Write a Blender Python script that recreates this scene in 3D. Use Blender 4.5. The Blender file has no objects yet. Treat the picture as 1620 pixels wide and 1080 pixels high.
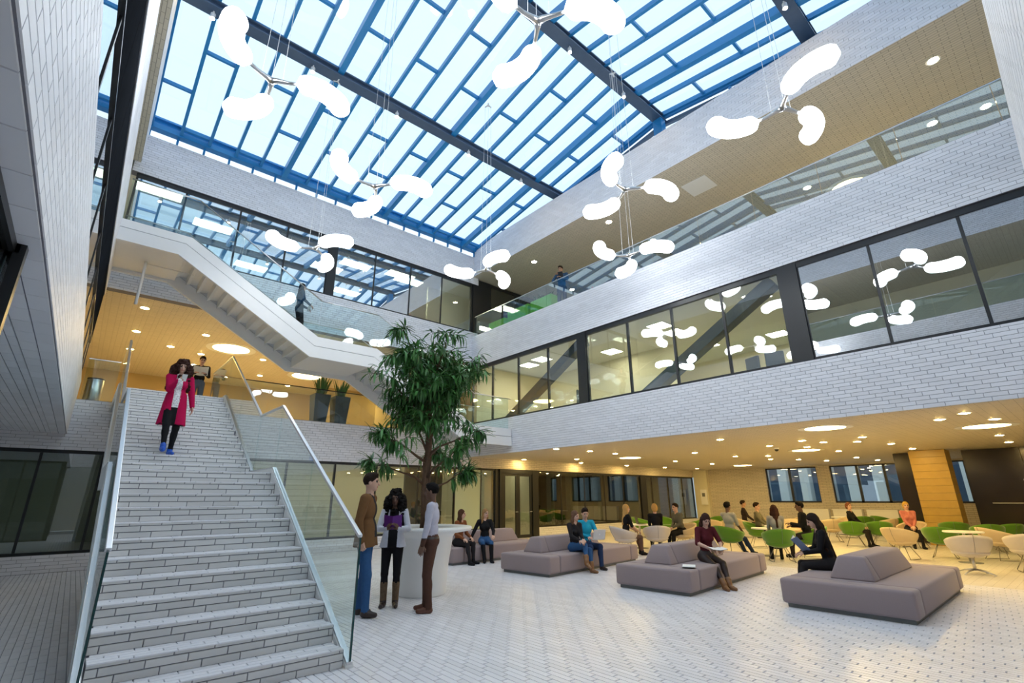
import bpy, math, random
import numpy as np
from mathutils import Vector, Matrix

random.seed(7)
S = bpy.context.scene
COL = S.collection
PI = math.pi

# ---------------------------------------------------------------- camera, sky, exposure
F_PX, YAW, PITCH, ROLL = 767.22, 0.710516, 0.311498, -0.00399357
CAM = np.array([0.0, 0.0, 1.58])
_fw = np.array([math.sin(YAW) * math.cos(PITCH), math.cos(YAW) * math.cos(PITCH), math.sin(PITCH)])
_rt = np.array([math.cos(YAW), -math.sin(YAW), 0.0])
_up = np.cross(_rt, _fw)
_r = _rt * math.cos(ROLL) + _up * math.sin(ROLL)
_u = -_rt * math.sin(ROLL) + _up * math.cos(ROLL)
cam_data = bpy.data.cameras.new('camera')
cam_data.sensor_width = 36.0
cam_data.lens = F_PX / 1620 * 36.0
cam_data.clip_end = 300
cam = bpy.data.objects.new('camera', cam_data)
COL.objects.link(cam)
cam.matrix_world = Matrix(((_r[0], _u[0], -_fw[0], CAM[0]), (_r[1], _u[1], -_fw[1], CAM[1]),
                           (_r[2], _u[2], -_fw[2], CAM[2]), (0, 0, 0, 1)))
S.camera = cam

world = bpy.data.worlds.new('overcast_sky')
S.world = world
world.use_nodes = True
_bg = world.node_tree.nodes['Background']
_bg.inputs['Color'].default_value = (0.66, 0.84, 1.0, 1)
_bg.inputs['Strength'].default_value = 0.98
S.view_settings.view_transform = 'Standard'
S.view_settings.look = 'None'
S.view_settings.exposure = 0.66
S.view_settings.gamma = 1.0
S.view_settings.use_curve_mapping = False
S.cycles.transparent_max_bounces = 24
S.cycles.max_bounces = 9
S.cycles.diffuse_bounces = 5
S.cycles.glossy_bounces = 4
S.cycles.sample_clamp_indirect = 6.0


def proj(p):
    d = np.asarray(p, float) - CAM
    z = d @ _fw
    if z < 0.05:
        return None
    return 810 + F_PX * (d @ _r) / z, 540 - F_PX * (d @ _u) / z


def _ray(x, y):
    return (x - 810) / F_PX * _r - (y - 540) / F_PX * _u + _fw


def on_floor(x, y, z=0.0):
    d = _ray(x, y)
    t = (z - CAM[2]) / d[2]
    return CAM + t * d


# ---------------------------------------------------------------- materials
MATS = {}


def pm(name, col, rough=0.5, metal=0.0, noise=None, bump=None, island=0.0, emit=0.0, ecol=None, sheen=0.0, coat=0.0):
    """procedural principled material; noise=(scale, amount), bump=(scale, strength), island=value spread per piece"""
    if name in MATS:
        return MATS[name]
    m = bpy.data.materials.new(name)
    m.use_nodes = True
    nt = m.node_tree
    N, L = nt.nodes, nt.links
    b = N['Principled BSDF']
    b.inputs['Roughness'].default_value = rough
    if name.startswith(('hairmat', 'cloth_', 'matt_')):
        b.inputs['Specular IOR Level'].default_value = 0.0 if name.startswith('matt_') else 0.15
    b.inputs['Metallic'].default_value = metal
    b.inputs['Sheen Weight'].default_value = sheen
    b.inputs['Coat Weight'].default_value = coat
    c4 = (*col, 1)
    b.inputs['Base Color'].default_value = c4
    src = None
    if noise or island:
        hsv = N.new('ShaderNodeHueSaturation')
        hsv.inputs['Color'].default_value = c4
        val = None
        if noise:
            tc = N.new('ShaderNodeTexCoord')
            nz = N.new('ShaderNodeTexNoise')
            nz.inputs['Scale'].default_value = noise[0]
            nz.inputs['Detail'].default_value = 4
            L.new(tc.outputs['Object'], nz.inputs['Vector'])
            mr = N.new('ShaderNodeMapRange')
            mr.inputs['To Min'].default_value = 1 - noise[1]
            mr.inputs['To Max'].default_value = 1 + noise[1]
            L.new(nz.outputs['Fac'], mr.inputs['Value'])
            val = mr.outputs['Result']
        if island:
            ge = N.new('ShaderNodeNewGeometry')
            oi = N.new('ShaderNodeObjectInfo')
            ad = N.new('ShaderNodeMath')
            ad.operation = 'ADD'
            L.new(ge.outputs['Random Per Island'], ad.inputs[0])
            L.new(oi.outputs['Random'], ad.inputs[1])
            fr = N.new('ShaderNodeMath')
            fr.operation = 'FRACT'
            L.new(ad.outputs[0], fr.inputs[0])
            mi = N.new('ShaderNodeMapRange')
            mi.inputs['To Min'].default_value = 1 - island
            mi.inputs['To Max'].default_value = 1 + island
            L.new(fr.outputs[0], mi.inputs['Value'])
            if val is not None:
                mu = N.new('ShaderNodeMath')
                mu.operation = 'MULTIPLY'
                L.new(val, mu.inputs[0])
                L.new(mi.outputs['Result'], mu.inputs[1])
                val = mu.outputs[0]
            else:
                val = mi.outputs['Result']
        L.new(val, hsv.inputs['Value'])
        L.new(hsv.outputs['Color'], b.inputs['Base Color'])
    if bump:
        tc2 = N.new('ShaderNodeTexCoord')
        n2 = N.new('ShaderNodeTexNoise')
        n2.inputs['Scale'].default_value = bump[0]
        n2.inputs['Detail'].default_value = 3
        L.new(tc2.outputs['Object'], n2.inputs['Vector'])
        bp = N.new('ShaderNodeBump')
        bp.inputs['Strength'].default_value = bump[1]
        bp.inputs['Distance'].default_value = 0.01
        L.new(n2.outputs['Fac'], bp.inputs['Height'])
        L.new(bp.outputs['Normal'], b.inputs['Normal'])
    if emit:
        b.inputs['Emission Color'].default_value = (*(ecol or col), 1)
        b.inputs['Emission Strength'].default_value = emit
    MATS[name] = m
    return m


def glass(name, tint, f0, rough=0.0, gcol=(1, 1, 1)):
    if name in MATS:
        return MATS[name]
    m = bpy.data.materials.new(name)
    m.use_nodes = True
    nt = m.node_tree
    N, L = nt.nodes, nt.links
    for n in list(N):
        N.remove(n)
    out = N.new('ShaderNodeOutputMaterial')
    mix = N.new('ShaderNodeMixShader')
    tr = N.new('ShaderNodeBsdfTransparent')
    tr.inputs['Color'].default_value = (*tint, 1)
    gl = N.new('ShaderNodeBsdfGlossy')
    gl.inputs['Roughness'].default_value = rough
    gl.inputs['Color'].default_value = (*gcol, 1)
    lw = N.new('ShaderNodeLayerWeight')
    lw.inputs['Blend'].default_value = 0.5
    pw = N.new('ShaderNodeMath')
    pw.operation = 'POWER'
    pw.inputs[1].default_value = 5
    L.new(lw.outputs['Facing'], pw.inputs[0])
    ma = N.new('ShaderNodeMath')
    ma.operation = 'MULTIPLY_ADD'
    ma.inputs[1].default_value = 1 - f0
    ma.inputs[2].default_value = f0
    L.new(pw.outputs[0], ma.inputs[0])
    L.new(ma.outputs[0], mix.inputs['Fac'])
    L.new(tr.outputs[0], mix.inputs[1])
    L.new(gl.outputs[0], mix.inputs[2])
    L.new(mix.outputs[0], out.inputs['Surface'])
    MATS[name] = m
    return m


def brick_mat(name, c1, c2, mortar, scale_len, scale_h, axes, rough=0.5, msize=0.006):
    """long thin tiles, for surfaces too far away to tell the pieces apart; axes = (u, v) indices into object space"""
    if name in MATS:
        return MATS[name]
    m = bpy.data.materials.new(name)
    m.use_nodes = True
    nt = m.node_tree
    N, L = nt.nodes, nt.links
    b = N['Principled BSDF']
    b.inputs['Roughness'].default_value = rough
    tc = N.new('ShaderNodeTexCoord')
    sp = N.new('ShaderNodeSeparateXYZ')
    L.new(tc.outputs['Object'], sp.inputs[0])
    cb = N.new('ShaderNodeCombineXYZ')
    L.new(sp.outputs[axes[0]], cb.inputs[0])
    L.new(sp.outputs[axes[1]], cb.inputs[1])
    bt = N.new('ShaderNodeTexBrick')
    bt.offset = 0.4
    bt.offset_frequency = 2
    bt.inputs['Color1'].default_value = (*c1, 1)
    bt.inputs['Color2'].default_value = (*c2, 1)
    bt.inputs['Mortar'].default_value = (*mortar, 1)
    bt.inputs['Scale'].default_value = 1
    bt.inputs['Mortar Size'].default_value = msize
    bt.inputs['Brick Width'].default_value = scale_len
    bt.inputs['Row Height'].default_value = scale_h
    L.new(cb.outputs[0], bt.inputs['Vector'])
    L.new(bt.outputs['Color'], b.inputs['Base Color'])
    bp = N.new('ShaderNodeBump')
    bp.invert = True
    bp.inputs['Strength'].default_value = 0.4
    bp.inputs['Distance'].default_value = 0.01
    L.new(bt.outputs['Fac'], bp.inputs['Height'])
    L.new(bp.outputs['Normal'], b.inputs['Normal'])
    MATS[name] = m
    return m


TILE = pm('white_glazed_tile', (0.81, 0.82, 0.87), 0.5, island=0.05)
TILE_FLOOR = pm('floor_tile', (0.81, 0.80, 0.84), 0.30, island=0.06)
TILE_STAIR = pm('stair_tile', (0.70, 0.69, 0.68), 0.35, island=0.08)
JOINT = pm('dark_joint_mortar', (0.20, 0.20, 0.24), 0.9, noise=(30, 0.15))
JOINT_L = pm('grey_joint_mortar', (0.34, 0.34, 0.37), 0.9, noise=(30, 0.15))
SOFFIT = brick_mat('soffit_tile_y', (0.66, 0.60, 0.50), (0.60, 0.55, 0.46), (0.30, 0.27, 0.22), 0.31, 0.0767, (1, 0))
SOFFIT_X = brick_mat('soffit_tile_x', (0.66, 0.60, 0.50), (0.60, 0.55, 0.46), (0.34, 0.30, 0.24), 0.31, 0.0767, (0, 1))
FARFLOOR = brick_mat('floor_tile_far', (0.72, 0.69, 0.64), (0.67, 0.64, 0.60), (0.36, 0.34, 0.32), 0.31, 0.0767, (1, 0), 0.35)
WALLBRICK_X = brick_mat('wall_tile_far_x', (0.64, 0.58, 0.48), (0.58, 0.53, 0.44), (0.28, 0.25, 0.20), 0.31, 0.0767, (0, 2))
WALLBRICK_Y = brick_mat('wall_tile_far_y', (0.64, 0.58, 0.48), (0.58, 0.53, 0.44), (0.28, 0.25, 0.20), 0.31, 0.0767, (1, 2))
PLASTER = pm('white_plaster', (0.80, 0.80, 0.79), 0.6, noise=(6, 0.02), bump=(80, 0.05))
CREAM = pm('cream_wall', (0.72, 0.68, 0.52), 0.7, noise=(3, 0.03))
WHITECEIL = pm('white_ceiling', (0.72, 0.72, 0.68), 0.8, noise=(4, 0.02))
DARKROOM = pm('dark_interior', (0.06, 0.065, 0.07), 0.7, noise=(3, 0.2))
CARPET = pm('grey_carpet', (0.22, 0.23, 0.24), 0.95, noise=(60, 0.15))
BLACKM = pm('black_frame_metal', (0.012, 0.014, 0.018), 0.35, metal=0.0, noise=(15, 0.1))
STEELD = pm('dark_steel_paint', (0.035, 0.045, 0.055), 0.45, noise=(8, 0.1))
STEEL = pm('brushed_steel', (0.62, 0.62, 0.63), 0.28, metal=1.0, noise=(40, 0.05))
WSTEEL = pm('white_steel', (0.80, 0.81, 0.82), 0.35, noise=(10, 0.02))
BLUEFR = pm('blue_roof_steel', (0.02, 0.22, 0.52), 0.35, noise=(10, 0.06))
BLUEDK = pm('dark_girder_steel', (0.06, 0.10, 0.17), 0.4, noise=(8, 0.1))
GL_ROOF = glass('roof_glass', (0.93, 0.97, 1.0), 0.05)
GL_RAIL = glass('balustrade_glass', (0.90, 0.965, 0.965), 0.05)
GL_GAL = glass('coated_balustrade_glass', (0.86, 0.93, 0.95), 0.16)
GL_WIN = glass('window_glass', (0.90, 0.95, 0.95), 0.10)
GL_UP = glass('coated_window_glass', (0.70, 0.78, 0.80), 0.48)
GL_MIR = glass('mirror_coated_glass', (0.72, 0.80, 0.82), 0.62)
GL_DARK = glass('tinted_window_glass', (0.45, 0.52, 0.52), 0.16)
LAMP_W = pm('white_lamp_glow', (1, 1, 1), 0.5, emit=8.0, ecol=(0.94, 0.98, 1.0))
LAMP_WARM = pm('warm_lamp_glow', (1, 0.9, 0.7), 0.5, emit=16.0, ecol=(1.0, 0.80, 0.45))
LAMP_SPOT = pm('warm_spot_glow', (1, 0.9, 0.7), 0.5, emit=200.0, ecol=(1.0, 0.67, 0.22))
LAMP_GAL = pm('gallery_spot_glow', (1, 0.9, 0.7), 0.5, emit=70.0, ecol=(1.0, 0.80, 0.48))
LAMP_STRIP = pm('strip_lamp_glow', (1, 1, 1), 0.5, emit=11.0, ecol=(1.0, 0.88, 0.58))
LAMP_OFF = pm('office_lamp_glow', (1, 1, 1), 0.5, emit=20.0, ecol=(1.0, 0.90, 0.62))


# ---------------------------------------------------------------- mesh helpers
class MB:
    def __init__(s):
        s.v, s.f, s.m = [], [], []

    def add(s, vs, fs, mi=0):
        o = len(s.v)
        s.v += [tuple(p) for p in vs]
        s.f += [tuple(i + o for i in f) for f in fs]
        s.m += [mi] * len(fs)
        return s

    def box(s, x0, x1, y0, y1, z0, z1, mi=0):
        vs = [(x, y, z) for z in (z0, z1) for x, y in ((x0, y0), (x1, y0), (x1, y1), (x0, y1))]
        return s.add(vs, [(3, 2, 1, 0), (4, 5, 6, 7), (0, 1, 5, 4), (1, 2, 6, 5), (2, 3, 7, 6), (3, 0, 4, 7)], mi)

    def beam(s, p, q, w, h, up=(0, 0, 1), mi=0):
        p, q = Vector(p), Vector(q)
        d = (q - p).normalized()
        sd = d.cross(Vector(up)).normalized()
        u = sd.cross(d)
        vs = [c + sd * a * w / 2 + u * b * h / 2 for c in (p, q) for a, b in ((-1, -1), (1, -1), (1, 1), (-1, 1))]
        return s.add(vs, [(3, 2, 1, 0), (4, 5, 6, 7), (0, 1, 5, 4), (1, 2, 6, 5), (2, 3, 7, 6), (3, 0, 4, 7)], mi)

    def tube(s, pts, r, n=8, mi=0, cap=True):
        pts = [Vector(p) for p in pts]
        rs = r if isinstance(r, (list, tuple)) else [r] * len(pts)
        rings = []
        ref = None
        for i, p in enumerate(pts):
            d = (pts[min(i + 1, len(pts) - 1)] - pts[max(i - 1, 0)]).normalized()
            if ref is None:
                ref = d.orthogonal().normalized()
            a = (ref - d * ref.dot(d))
            a = a.normalized() if a.length > 1e-6 else d.orthogonal().normalized()
            ref = a
            b = d.cross(a)
            rings.append([p + (a * math.cos(2 * PI * k / n) + b * math.sin(2 * PI * k / n)) * rs[i] for k in range(n)])
        vs = [q for g in rings for q in g]
        fs = []
        for i in range(len(rings) - 1):
            for k in range(n):
                fs.append((i * n + k, i * n + (k + 1) % n, (i + 1) * n + (k + 1) % n, (i + 1) * n + k))
        if cap:
            fs.append(tuple(range(n - 1, -1, -1)))
            fs.append(tuple(range((len(rings) - 1) * n, len(rings) * n)))
        return s.add(vs, fs, mi)

    def lathe(s, prof, n=32, c=(0, 0, 0), mi=0):
        vs, fs = [], []
        for r, z in prof:
            for k in range(n):
                vs.append((c[0] + r * math.cos(2 * PI * k / n), c[1] + r * math.sin(2 * PI * k / n), c[2] + z))
        for i in range(len(prof) - 1):
            for k in range(n):
                fs.append((i * n + k, i * n + (k + 1) % n, (i + 1) * n + (k + 1) % n, (i + 1) * n + k))
        fs.append(tuple(range(n - 1, -1, -1)))
        fs.append(tuple(range((len(prof) - 1) * n, len(prof) * n)))
        return s.add(vs, fs, mi)

    def prism(s, poly, o, U, V, W, mi=0):
        """extrude the 2d polygon poly (in U,V at o) along W"""
        o, U, V, W = Vector(o), Vector(U), Vector(V), Vector(W)
        n = len(poly)
        a = [o + U * p[0] + V * p[1] for p in poly]
        fs = [tuple(range(n - 1, -1, -1)), tuple(range(n, 2 * n))] + [(i, (i + 1) % n, n + (i + 1) % n, n + i) for i in range(n)]
        return s.add(a + [p + W for p in a], fs, mi)

    def mesh(s, name, mats, smooth=False):
        me = bpy.data.meshes.new(name)
        me.from_pydata(s.v, [], s.f)
        for m in (mats if isinstance(mats, (list, tuple)) else [mats]):
            me.materials.append(m)
        if any(s.m):
            me.polygons.foreach_set('material_index', s.m)
        if smooth:
            me.polygons.foreach_set('use_smooth', [True] * len(me.polygons))
        me.update()
        return me

    def build(s, name, mats, parent=None, smooth=False, bevel=0.0, seg=2):
        return link(name, s.mesh(name, mats, smooth), parent, bevel, seg)


def link(name, me, parent=None, bevel=0.0, seg=2):
    o = bpy.data.objects.new(name, me)
    COL.objects.link(o)
    if parent is not None:
        o.parent = parent
    if bevel:
        bv = o.modifiers.new('bevel', 'BEVEL')
        bv.width = bevel
        bv.segments = seg
        bv.limit_method = 'ANGLE'
        bv.angle_limit = math.radians(40)
    return o


def box_obj(name, dims, mats, parent=None, bevel=0.0):
    return MB().box(*dims).build(name, mats, parent, bevel=bevel)


def tag(o, label=None, cat=None, group=None, kind=None):
    if label:
        o['label'] = label
    if cat:
        o['category'] = cat
    if group:
        o['group'] = group
    if kind:
        o['kind'] = kind
    return o


def struct(o):
    o['kind'] = 'structure'
    return o


def thing(name, label, cat, loc=(0, 0, 0), rz=0.0, group=None):
    o = bpy.data.objects.new(name, None)
    o.empty_display_size = 0.1
    COL.objects.link(o)
    o.location = loc
    o.rotation_euler = (0, 0, rz)
    return tag(o, label, cat, group)


def dup(root, loc=None, rz=None, label=None, group=None):
    def cp(o, par):
        c = o.copy()
        COL.objects.link(c)
        if par is not None:
            c.parent = par
        for ch in o.children:
            cp(ch, c)
        return c
    c = cp(root, None)
    if loc is not None:
        c.location = loc
    if rz is not None:
        c.rotation_euler = (0, 0, rz)
    if label:
        c['label'] = label
    if group:
        c['group'] = group
    return c


_tile_cache = {}


def tile_unit(w, h, d, mat, nm):
    k = (round(w, 3), round(h, 3), d, mat.name, nm)
    if k not in _tile_cache:
        b = MB()
        e = 0.0025
        b.add([(0, 0, 0), (w, 0, 0), (w, h, 0), (0, h, 0), (e, e, d), (w - e, e, d), (w - e, h - e, d), (e, h - e, d)],
              [(4, 5, 6, 7), (0, 1, 5, 4), (1, 2, 6, 5), (2, 3, 7, 6), (3, 0, 4, 7)])
        _tile_cache[k] = b.mesh(nm, mat)
    return _tile_cache[k]


def tile_rects(W, H, tl, c, g, ge, shift, v0=0.0):
    """rows of long tiles filling W x H: (u, v, w, h)"""
    out = []
    v, row = v0, 0
    while v < H - 0.008:
        h = min(c, H - v) - g
        u = -((row * shift) % 1.0) * tl
        while u < W - 0.01:
            a, b = max(u, 0), min(u + tl, W) - ge
            if b - a > 0.02:
                out.append((a, v, b - a, h))
            u += tl
        v += c
        row += 1
    return out


def lay_tiles(parent, faces, mat, d=0.008, n_single=300, name='tile', stuff='tiles'):
    """faces: list of (origin, U, V, rects). The n_single tiles that show largest become parts, the rest one stuff part"""
    allt = []
    for face in faces:
        o, U, V, rects = face[:4]
        own = face[4] if len(face) > 4 else None
        o, U, V = Vector(o), Vector(U).normalized(), Vector(V).normalized()
        N = U.cross(V)
        for (u, v, w, h) in rects:
            p0 = o + U * u + V * v
            a = 0.0
            if n_single:
                P = [proj(p0), proj(p0 + U * w), proj(p0 + V * h)]
                if all(q is not None for q in P) and -30 < P[0][0] < 1650 and -30 < P[0][1] < 1110:
                    a = abs((P[1][0] - P[0][0]) * (P[2][1] - P[0][1]) - (P[1][1] - P[0][1]) * (P[2][0] - P[0][0]))
            allt.append((a, p0, U, V, N, w, h, own))
    allt.sort(key=lambda t: -t[0])
    mb = MB()
    for i, (a, p0, U, V, N, w, h, own) in enumerate(allt):
        if i < n_single and a > 8:
            ob = link(name, tile_unit(w, h, d, mat, name), own or parent)
            p0 = p0 - (Vector() if own else parent.location)
            ob.matrix_local = Matrix(((U.x, V.x, N.x, p0.x), (U.y, V.y, N.y, p0.y), (U.z, V.z, N.z, p0.z), (0, 0, 0, 1)))
        else:
            e = 0.0025
            q = [p0, p0 + U * w, p0 + U * w + V * h, p0 + V * h]
            t = [p0 + U * e + V * e + N * d, p0 + U * (w - e) + V * e + N * d, p0 + U * (w - e) + V * (h - e) + N * d, p0 + U * e + V * (h - e) + N * d]
            mb.add(q + t, [(4, 5, 6, 7), (0, 1, 5, 4), (1, 2, 6, 5), (2, 3, 7, 6), (3, 0, 4, 7)])
    if mb.f:
        ob = mb.build(stuff, mat, parent)
        ob.location = -parent.location
        ob['kind'] = 'stuff'
# ---------------------------------------------------------------- the shell of the atrium
XL, XR, YF, YB = -0.45, 11.55, -0.215, 16.05
SOF, CT, BB, BT, AB, AT = 3.12, 4.40, 6.75, 8.13, 10.95, 12.35
TL, TC, TG = 0.31, 0.0767, 0.005
L1, L2 = 3.96, 7.95

# floor: tiled in strips running to the back wall
floor = struct(box_obj('floor', (-9, 34, -4, 30, -0.3, -0.010), JOINT_L))
lay_tiles(floor, [((13.0, -0.6, -0.010), (0, 1, 0), (-1, 0, 0), tile_rects(16.6, 15.6, TL, TC, 0.006, 0.010, 0.28))],
          TILE_FLOOR, 0.010, 300)
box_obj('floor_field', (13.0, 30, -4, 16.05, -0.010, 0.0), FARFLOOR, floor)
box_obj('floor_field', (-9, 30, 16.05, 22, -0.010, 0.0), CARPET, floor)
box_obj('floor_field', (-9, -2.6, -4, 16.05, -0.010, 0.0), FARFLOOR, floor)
box_obj('floor_field', (30, 60, -20, 30, -0.08, -0.02), pm('lawn', (0.05, 0.16, 0.07), 0.9, noise=(8, 0.3)), floor)


def band(parent, name, axis, pos, s, a0, a1, z0, z1, thick=0.28, sof=None):
    """tiled parapet band: axis 0 = plane x=pos, 1 = plane y=pos; s = side the tiles face"""
    if axis == 0:
        xs = sorted((pos - s * 0.008, pos - s * (0.008 + thick)))
        o = box_obj(name, (xs[0], xs[1], a0, a1, z0, z1), JOINT, parent)
        if sof:
            box_obj('soffit_edge', (xs[0], xs[1], a0, a1, z0 - 0.006, z0), sof, parent)
        if s < 0:
            return o, ((pos + 0.008, a1, z0), (0, -1, 0), (0, 0, 1), tile_rects(a1 - a0, z1 - z0, TL, TC, TG, TG, 0.3))
        return o, ((pos - 0.008, a0, z0), (0, 1, 0), (0, 0, 1), tile_rects(a1 - a0, z1 - z0, TL, TC, TG, TG, 0.3))
    ys = sorted((pos - s * 0.008, pos - s * (0.008 + thick)))
    o = box_obj(name, (a0, a1, ys[0], ys[1], z0, z1), JOINT, parent)
    if s < 0:
        return o, ((a0, pos + 0.008, z0), (1, 0, 0), (0, 0, 1), tile_rects(a1 - a0, z1 - z0, TL, TC, TG, TG, 0.3))
    return o, ((a1, pos - 0.008, z0), (-1, 0, 0), (0, 0, 1), tile_rects(a1 - a0, z1 - z0, TL, TC, TG, TG, 0.3))


def wall(name):
    o = bpy.data.objects.new(name, None)
    COL.objects.link(o)
    return struct(o)


wr = wall('wall_right')
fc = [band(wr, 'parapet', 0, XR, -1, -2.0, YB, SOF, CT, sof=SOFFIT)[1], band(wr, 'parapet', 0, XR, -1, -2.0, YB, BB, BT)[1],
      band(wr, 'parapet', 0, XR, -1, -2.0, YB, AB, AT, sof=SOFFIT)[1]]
lay_tiles(wr, fc, TILE)
wl = wall('wall_left')
fc = [band(wl, 'parapet', 0, XL, 1, -2.0, YB, SOF - 0.02, CT)[1], band(wl, 'parapet', 0, XL, 1, -2.0, YB, BB, BT)[1],
      band(wl, 'parapet', 0, XL, 1, -2.0, YB, AB, AT, sof=SOFFIT)[1]]
box_obj('parapet', (-4.6, -0.745, 4.15, YB, 3.108, 3.3), JOINT, wl)
fc.append(((-4.6, 4.15, 3.108), (0, 1, 0), (1, 0, 0), tile_rects(YB - 4.15, 3.86, 0.40, 0.105, 0.008, 0.006, 0.08)))
fc.append(((-0.74, -0.5, 3.1), (0, 1, 0), (1, 0, 0), tile_rects(16.5, 0.28, 0.40, 0.14, 0.008, 0.006, 0.08)))
lay_tiles(wl, fc, TILE)
wb = wall('wall_back')
fc = [band(wb, 'parapet', 1, YB, -1, -6, XR, 2.72, L1)[1], band(wb, 'parapet', 1, YB, -1, -6, XR + 0.3, 6.98, 8.35)[1],
      band(wb, 'parapet', 1, YB, -1, -0.6, XR + 0.3, 10.62, 11.93)[1], band(wb, 'plinth', 1, YB, -1, -6, 13.05, 0, 0.38)[1],
      band(wb, 'plinth', 1, YB, -1, 15.2, 29.4, 0, 0.38)[1]]
lay_tiles(wb, fc, TILE)
box_obj('lintel', (XR, 30, YB - 0.008, YB + 0.28, 2.72, SOF), WALLBRICK_X, wb)
wf = wall('wall_front')
fc = [band(wf, 'parapet', 1, YF, 1, -0.45, XR, SOF - 0.02, CT)[1]]
lay_tiles(wf, fc, TILE, n_single=120)
box_obj('parapet', (-0.45, XR, -2.6, -2.3, BB, BT), PLASTER, wf)
box_obj('parapet', (-0.45, XR, -2.6, -2.3, AB, AT), PLASTER, wf)

# far wall of the café with its windows, and what stands outside them
wfar = wall('wall_far')
XF = 28.6
for y0, y1, z0, z1 in ((-4, 5.9, 0, 1.28), (5.9, 16.05, 0, 1.28), (-4, 16.05, 3.05, SOF), (11.9, 16.05, 1.28, 3.05), (8.75, 9.35, 1.28, 3.05),
                       (4.3, 5.9, 1.28, 3.05), (-4, 3.6, 1.28, 3.05)):
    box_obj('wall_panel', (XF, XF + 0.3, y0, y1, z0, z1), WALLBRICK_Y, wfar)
box_obj('pier', (28.3, 29.3, 15.2, 16.04, 0, SOF), CREAM, wfar)
for i, (y0, y1, ms) in enumerate(((9.35, 11.9, (10.7,)), (5.9, 8.75, (7.6, 6.5)), (3.6, 4.3, ()))):
    w = struct(thing('window_%d' % (i + 1), None, None))
    fr = MB()
    for yy in (y0, y1) + ms:
        fr.box(XF + 0.1, XF + 0.2, yy - 0.05, yy + 0.05, 1.28, 3.05)
    fr.box(XF + 0.1, XF + 0.2, y0, y1, 1.28, 1.36)
    fr.box(XF + 0.1, XF + 0.2, y0, y1, 2.99, 3.05)
    fr.build('window_frame', BLACKM, w)
    e = sorted((y0, y1) + ms)
    for a, b in zip(e[:-1], e[1:]):
        box_obj('pane', (XF + 0.14, XF + 0.16, a + 0.05, b - 0.05, 1.36, 2.99), GL_WIN, w)
pil = thing('neighbour_building', 'white pillared facade outside the café windows', 'building', (36, 8, 0))
box_obj('wall', (3, 3.5, -25, 18, 0, 9), pm('blue_grey_facade', (0.12, 0.18, 0.28), 0.5, noise=(1.5, 0.3)), pil)
for k in range(26):
    box_obj('pillar', (0.0, 0.7, -20 + k * 1.35, -19.45 + k * 1.35, 0, 9), PLASTER, pil, 0.03)

# slabs and ceilings
def ceil(dims, mat):
    return struct(box_obj('ceiling', dims, mat))


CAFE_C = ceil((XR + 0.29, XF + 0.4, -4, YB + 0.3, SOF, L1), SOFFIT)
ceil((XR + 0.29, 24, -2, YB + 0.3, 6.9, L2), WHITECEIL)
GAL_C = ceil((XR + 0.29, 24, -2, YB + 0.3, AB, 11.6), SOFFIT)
ceil((-9, XL - 0.3, -2, YB, 3.3, L1), PLASTER)
ceil((-9, XL - 0.3, -2, YB, 6.9, L2), WHITECEIL)
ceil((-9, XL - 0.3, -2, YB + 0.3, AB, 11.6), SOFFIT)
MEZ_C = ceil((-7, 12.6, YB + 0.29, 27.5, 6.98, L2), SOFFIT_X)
ceil((-7, 14, YB + 0.29, 23.5, 10.62, 11.4), WHITECEIL)
MEZ_F = struct(box_obj('floor', (-7, 12.6, YB + 0.29, 27.5, 3.1, L1), FARFLOOR))
ceil((-7, 30, YB + 0.29, 21, 2.95, 3.1), WHITECEIL)
# landing slab between the stair head and the mezzanine
LAND = struct(box_obj('floor', (0.30, 2.42, 13.70, YB - 0.01, 3.30, L1 - 0.010), JOINT_L))
lay_tiles(LAND, [((2.42, 13.70, L1 - 0.010), (0, 1, 0), (-1, 0, 0), tile_rects(2.34, 2.12, TL, TC, 0.007, 0.010, 0.28))], TILE_FLOOR, 0.010, 0)


def room_walls(name, parts):
    o = wall(name)
    for dims, mat in parts:
        box_obj('wall_panel', dims, mat, o)
    return o


OCHRE = pm('ochre_wall', (0.40, 0.30, 0.15), 0.7, noise=(2, 0.08))
SALMON = pm('wood_veneer', (0.46, 0.30, 0.07), 0.4, noise=(5, 0.15))
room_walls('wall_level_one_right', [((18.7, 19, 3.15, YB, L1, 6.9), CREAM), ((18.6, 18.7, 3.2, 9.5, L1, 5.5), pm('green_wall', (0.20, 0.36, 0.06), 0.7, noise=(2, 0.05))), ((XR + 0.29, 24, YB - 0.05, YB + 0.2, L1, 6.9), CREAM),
                                  ((XR + 0.35, 24, 3.5, 3.6, L1, 6.9), DARKROOM), ((XR + 0.3, 24, -2, 3.5, 6.86, 6.9), DARKROOM), ((15.5, 15.6, 9.0, YB - 0.1, L1, 6.9), CREAM), ((23.5, 23.7, -2, 3.0, L1, 6.9), DARKROOM)])  # near-black ceiling sheet and extended partition added to darken the end bay
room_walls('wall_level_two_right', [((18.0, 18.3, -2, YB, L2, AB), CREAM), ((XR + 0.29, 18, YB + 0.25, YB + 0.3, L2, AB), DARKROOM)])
room_walls('wall_level_one_left', [((-5, -4.8, -2, YB, L1, 6.9), CREAM), ((-5, -4.8, -2, YB, L2, AB), CREAM)])
room_walls('wall_mezzanine', [((-7, 12.6, 27.2, 27.5, L1, 6.98), OCHRE), ((-7.2, -7, YB, 27.5, L1, 6.98), OCHRE), ((12.3, 12.6, YB + 0.3, 27.5, L1, 6.98), OCHRE),
                              ((8.6, 11.4, 24.6, 24.8, L1, 6.98), OCHRE)])
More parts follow.
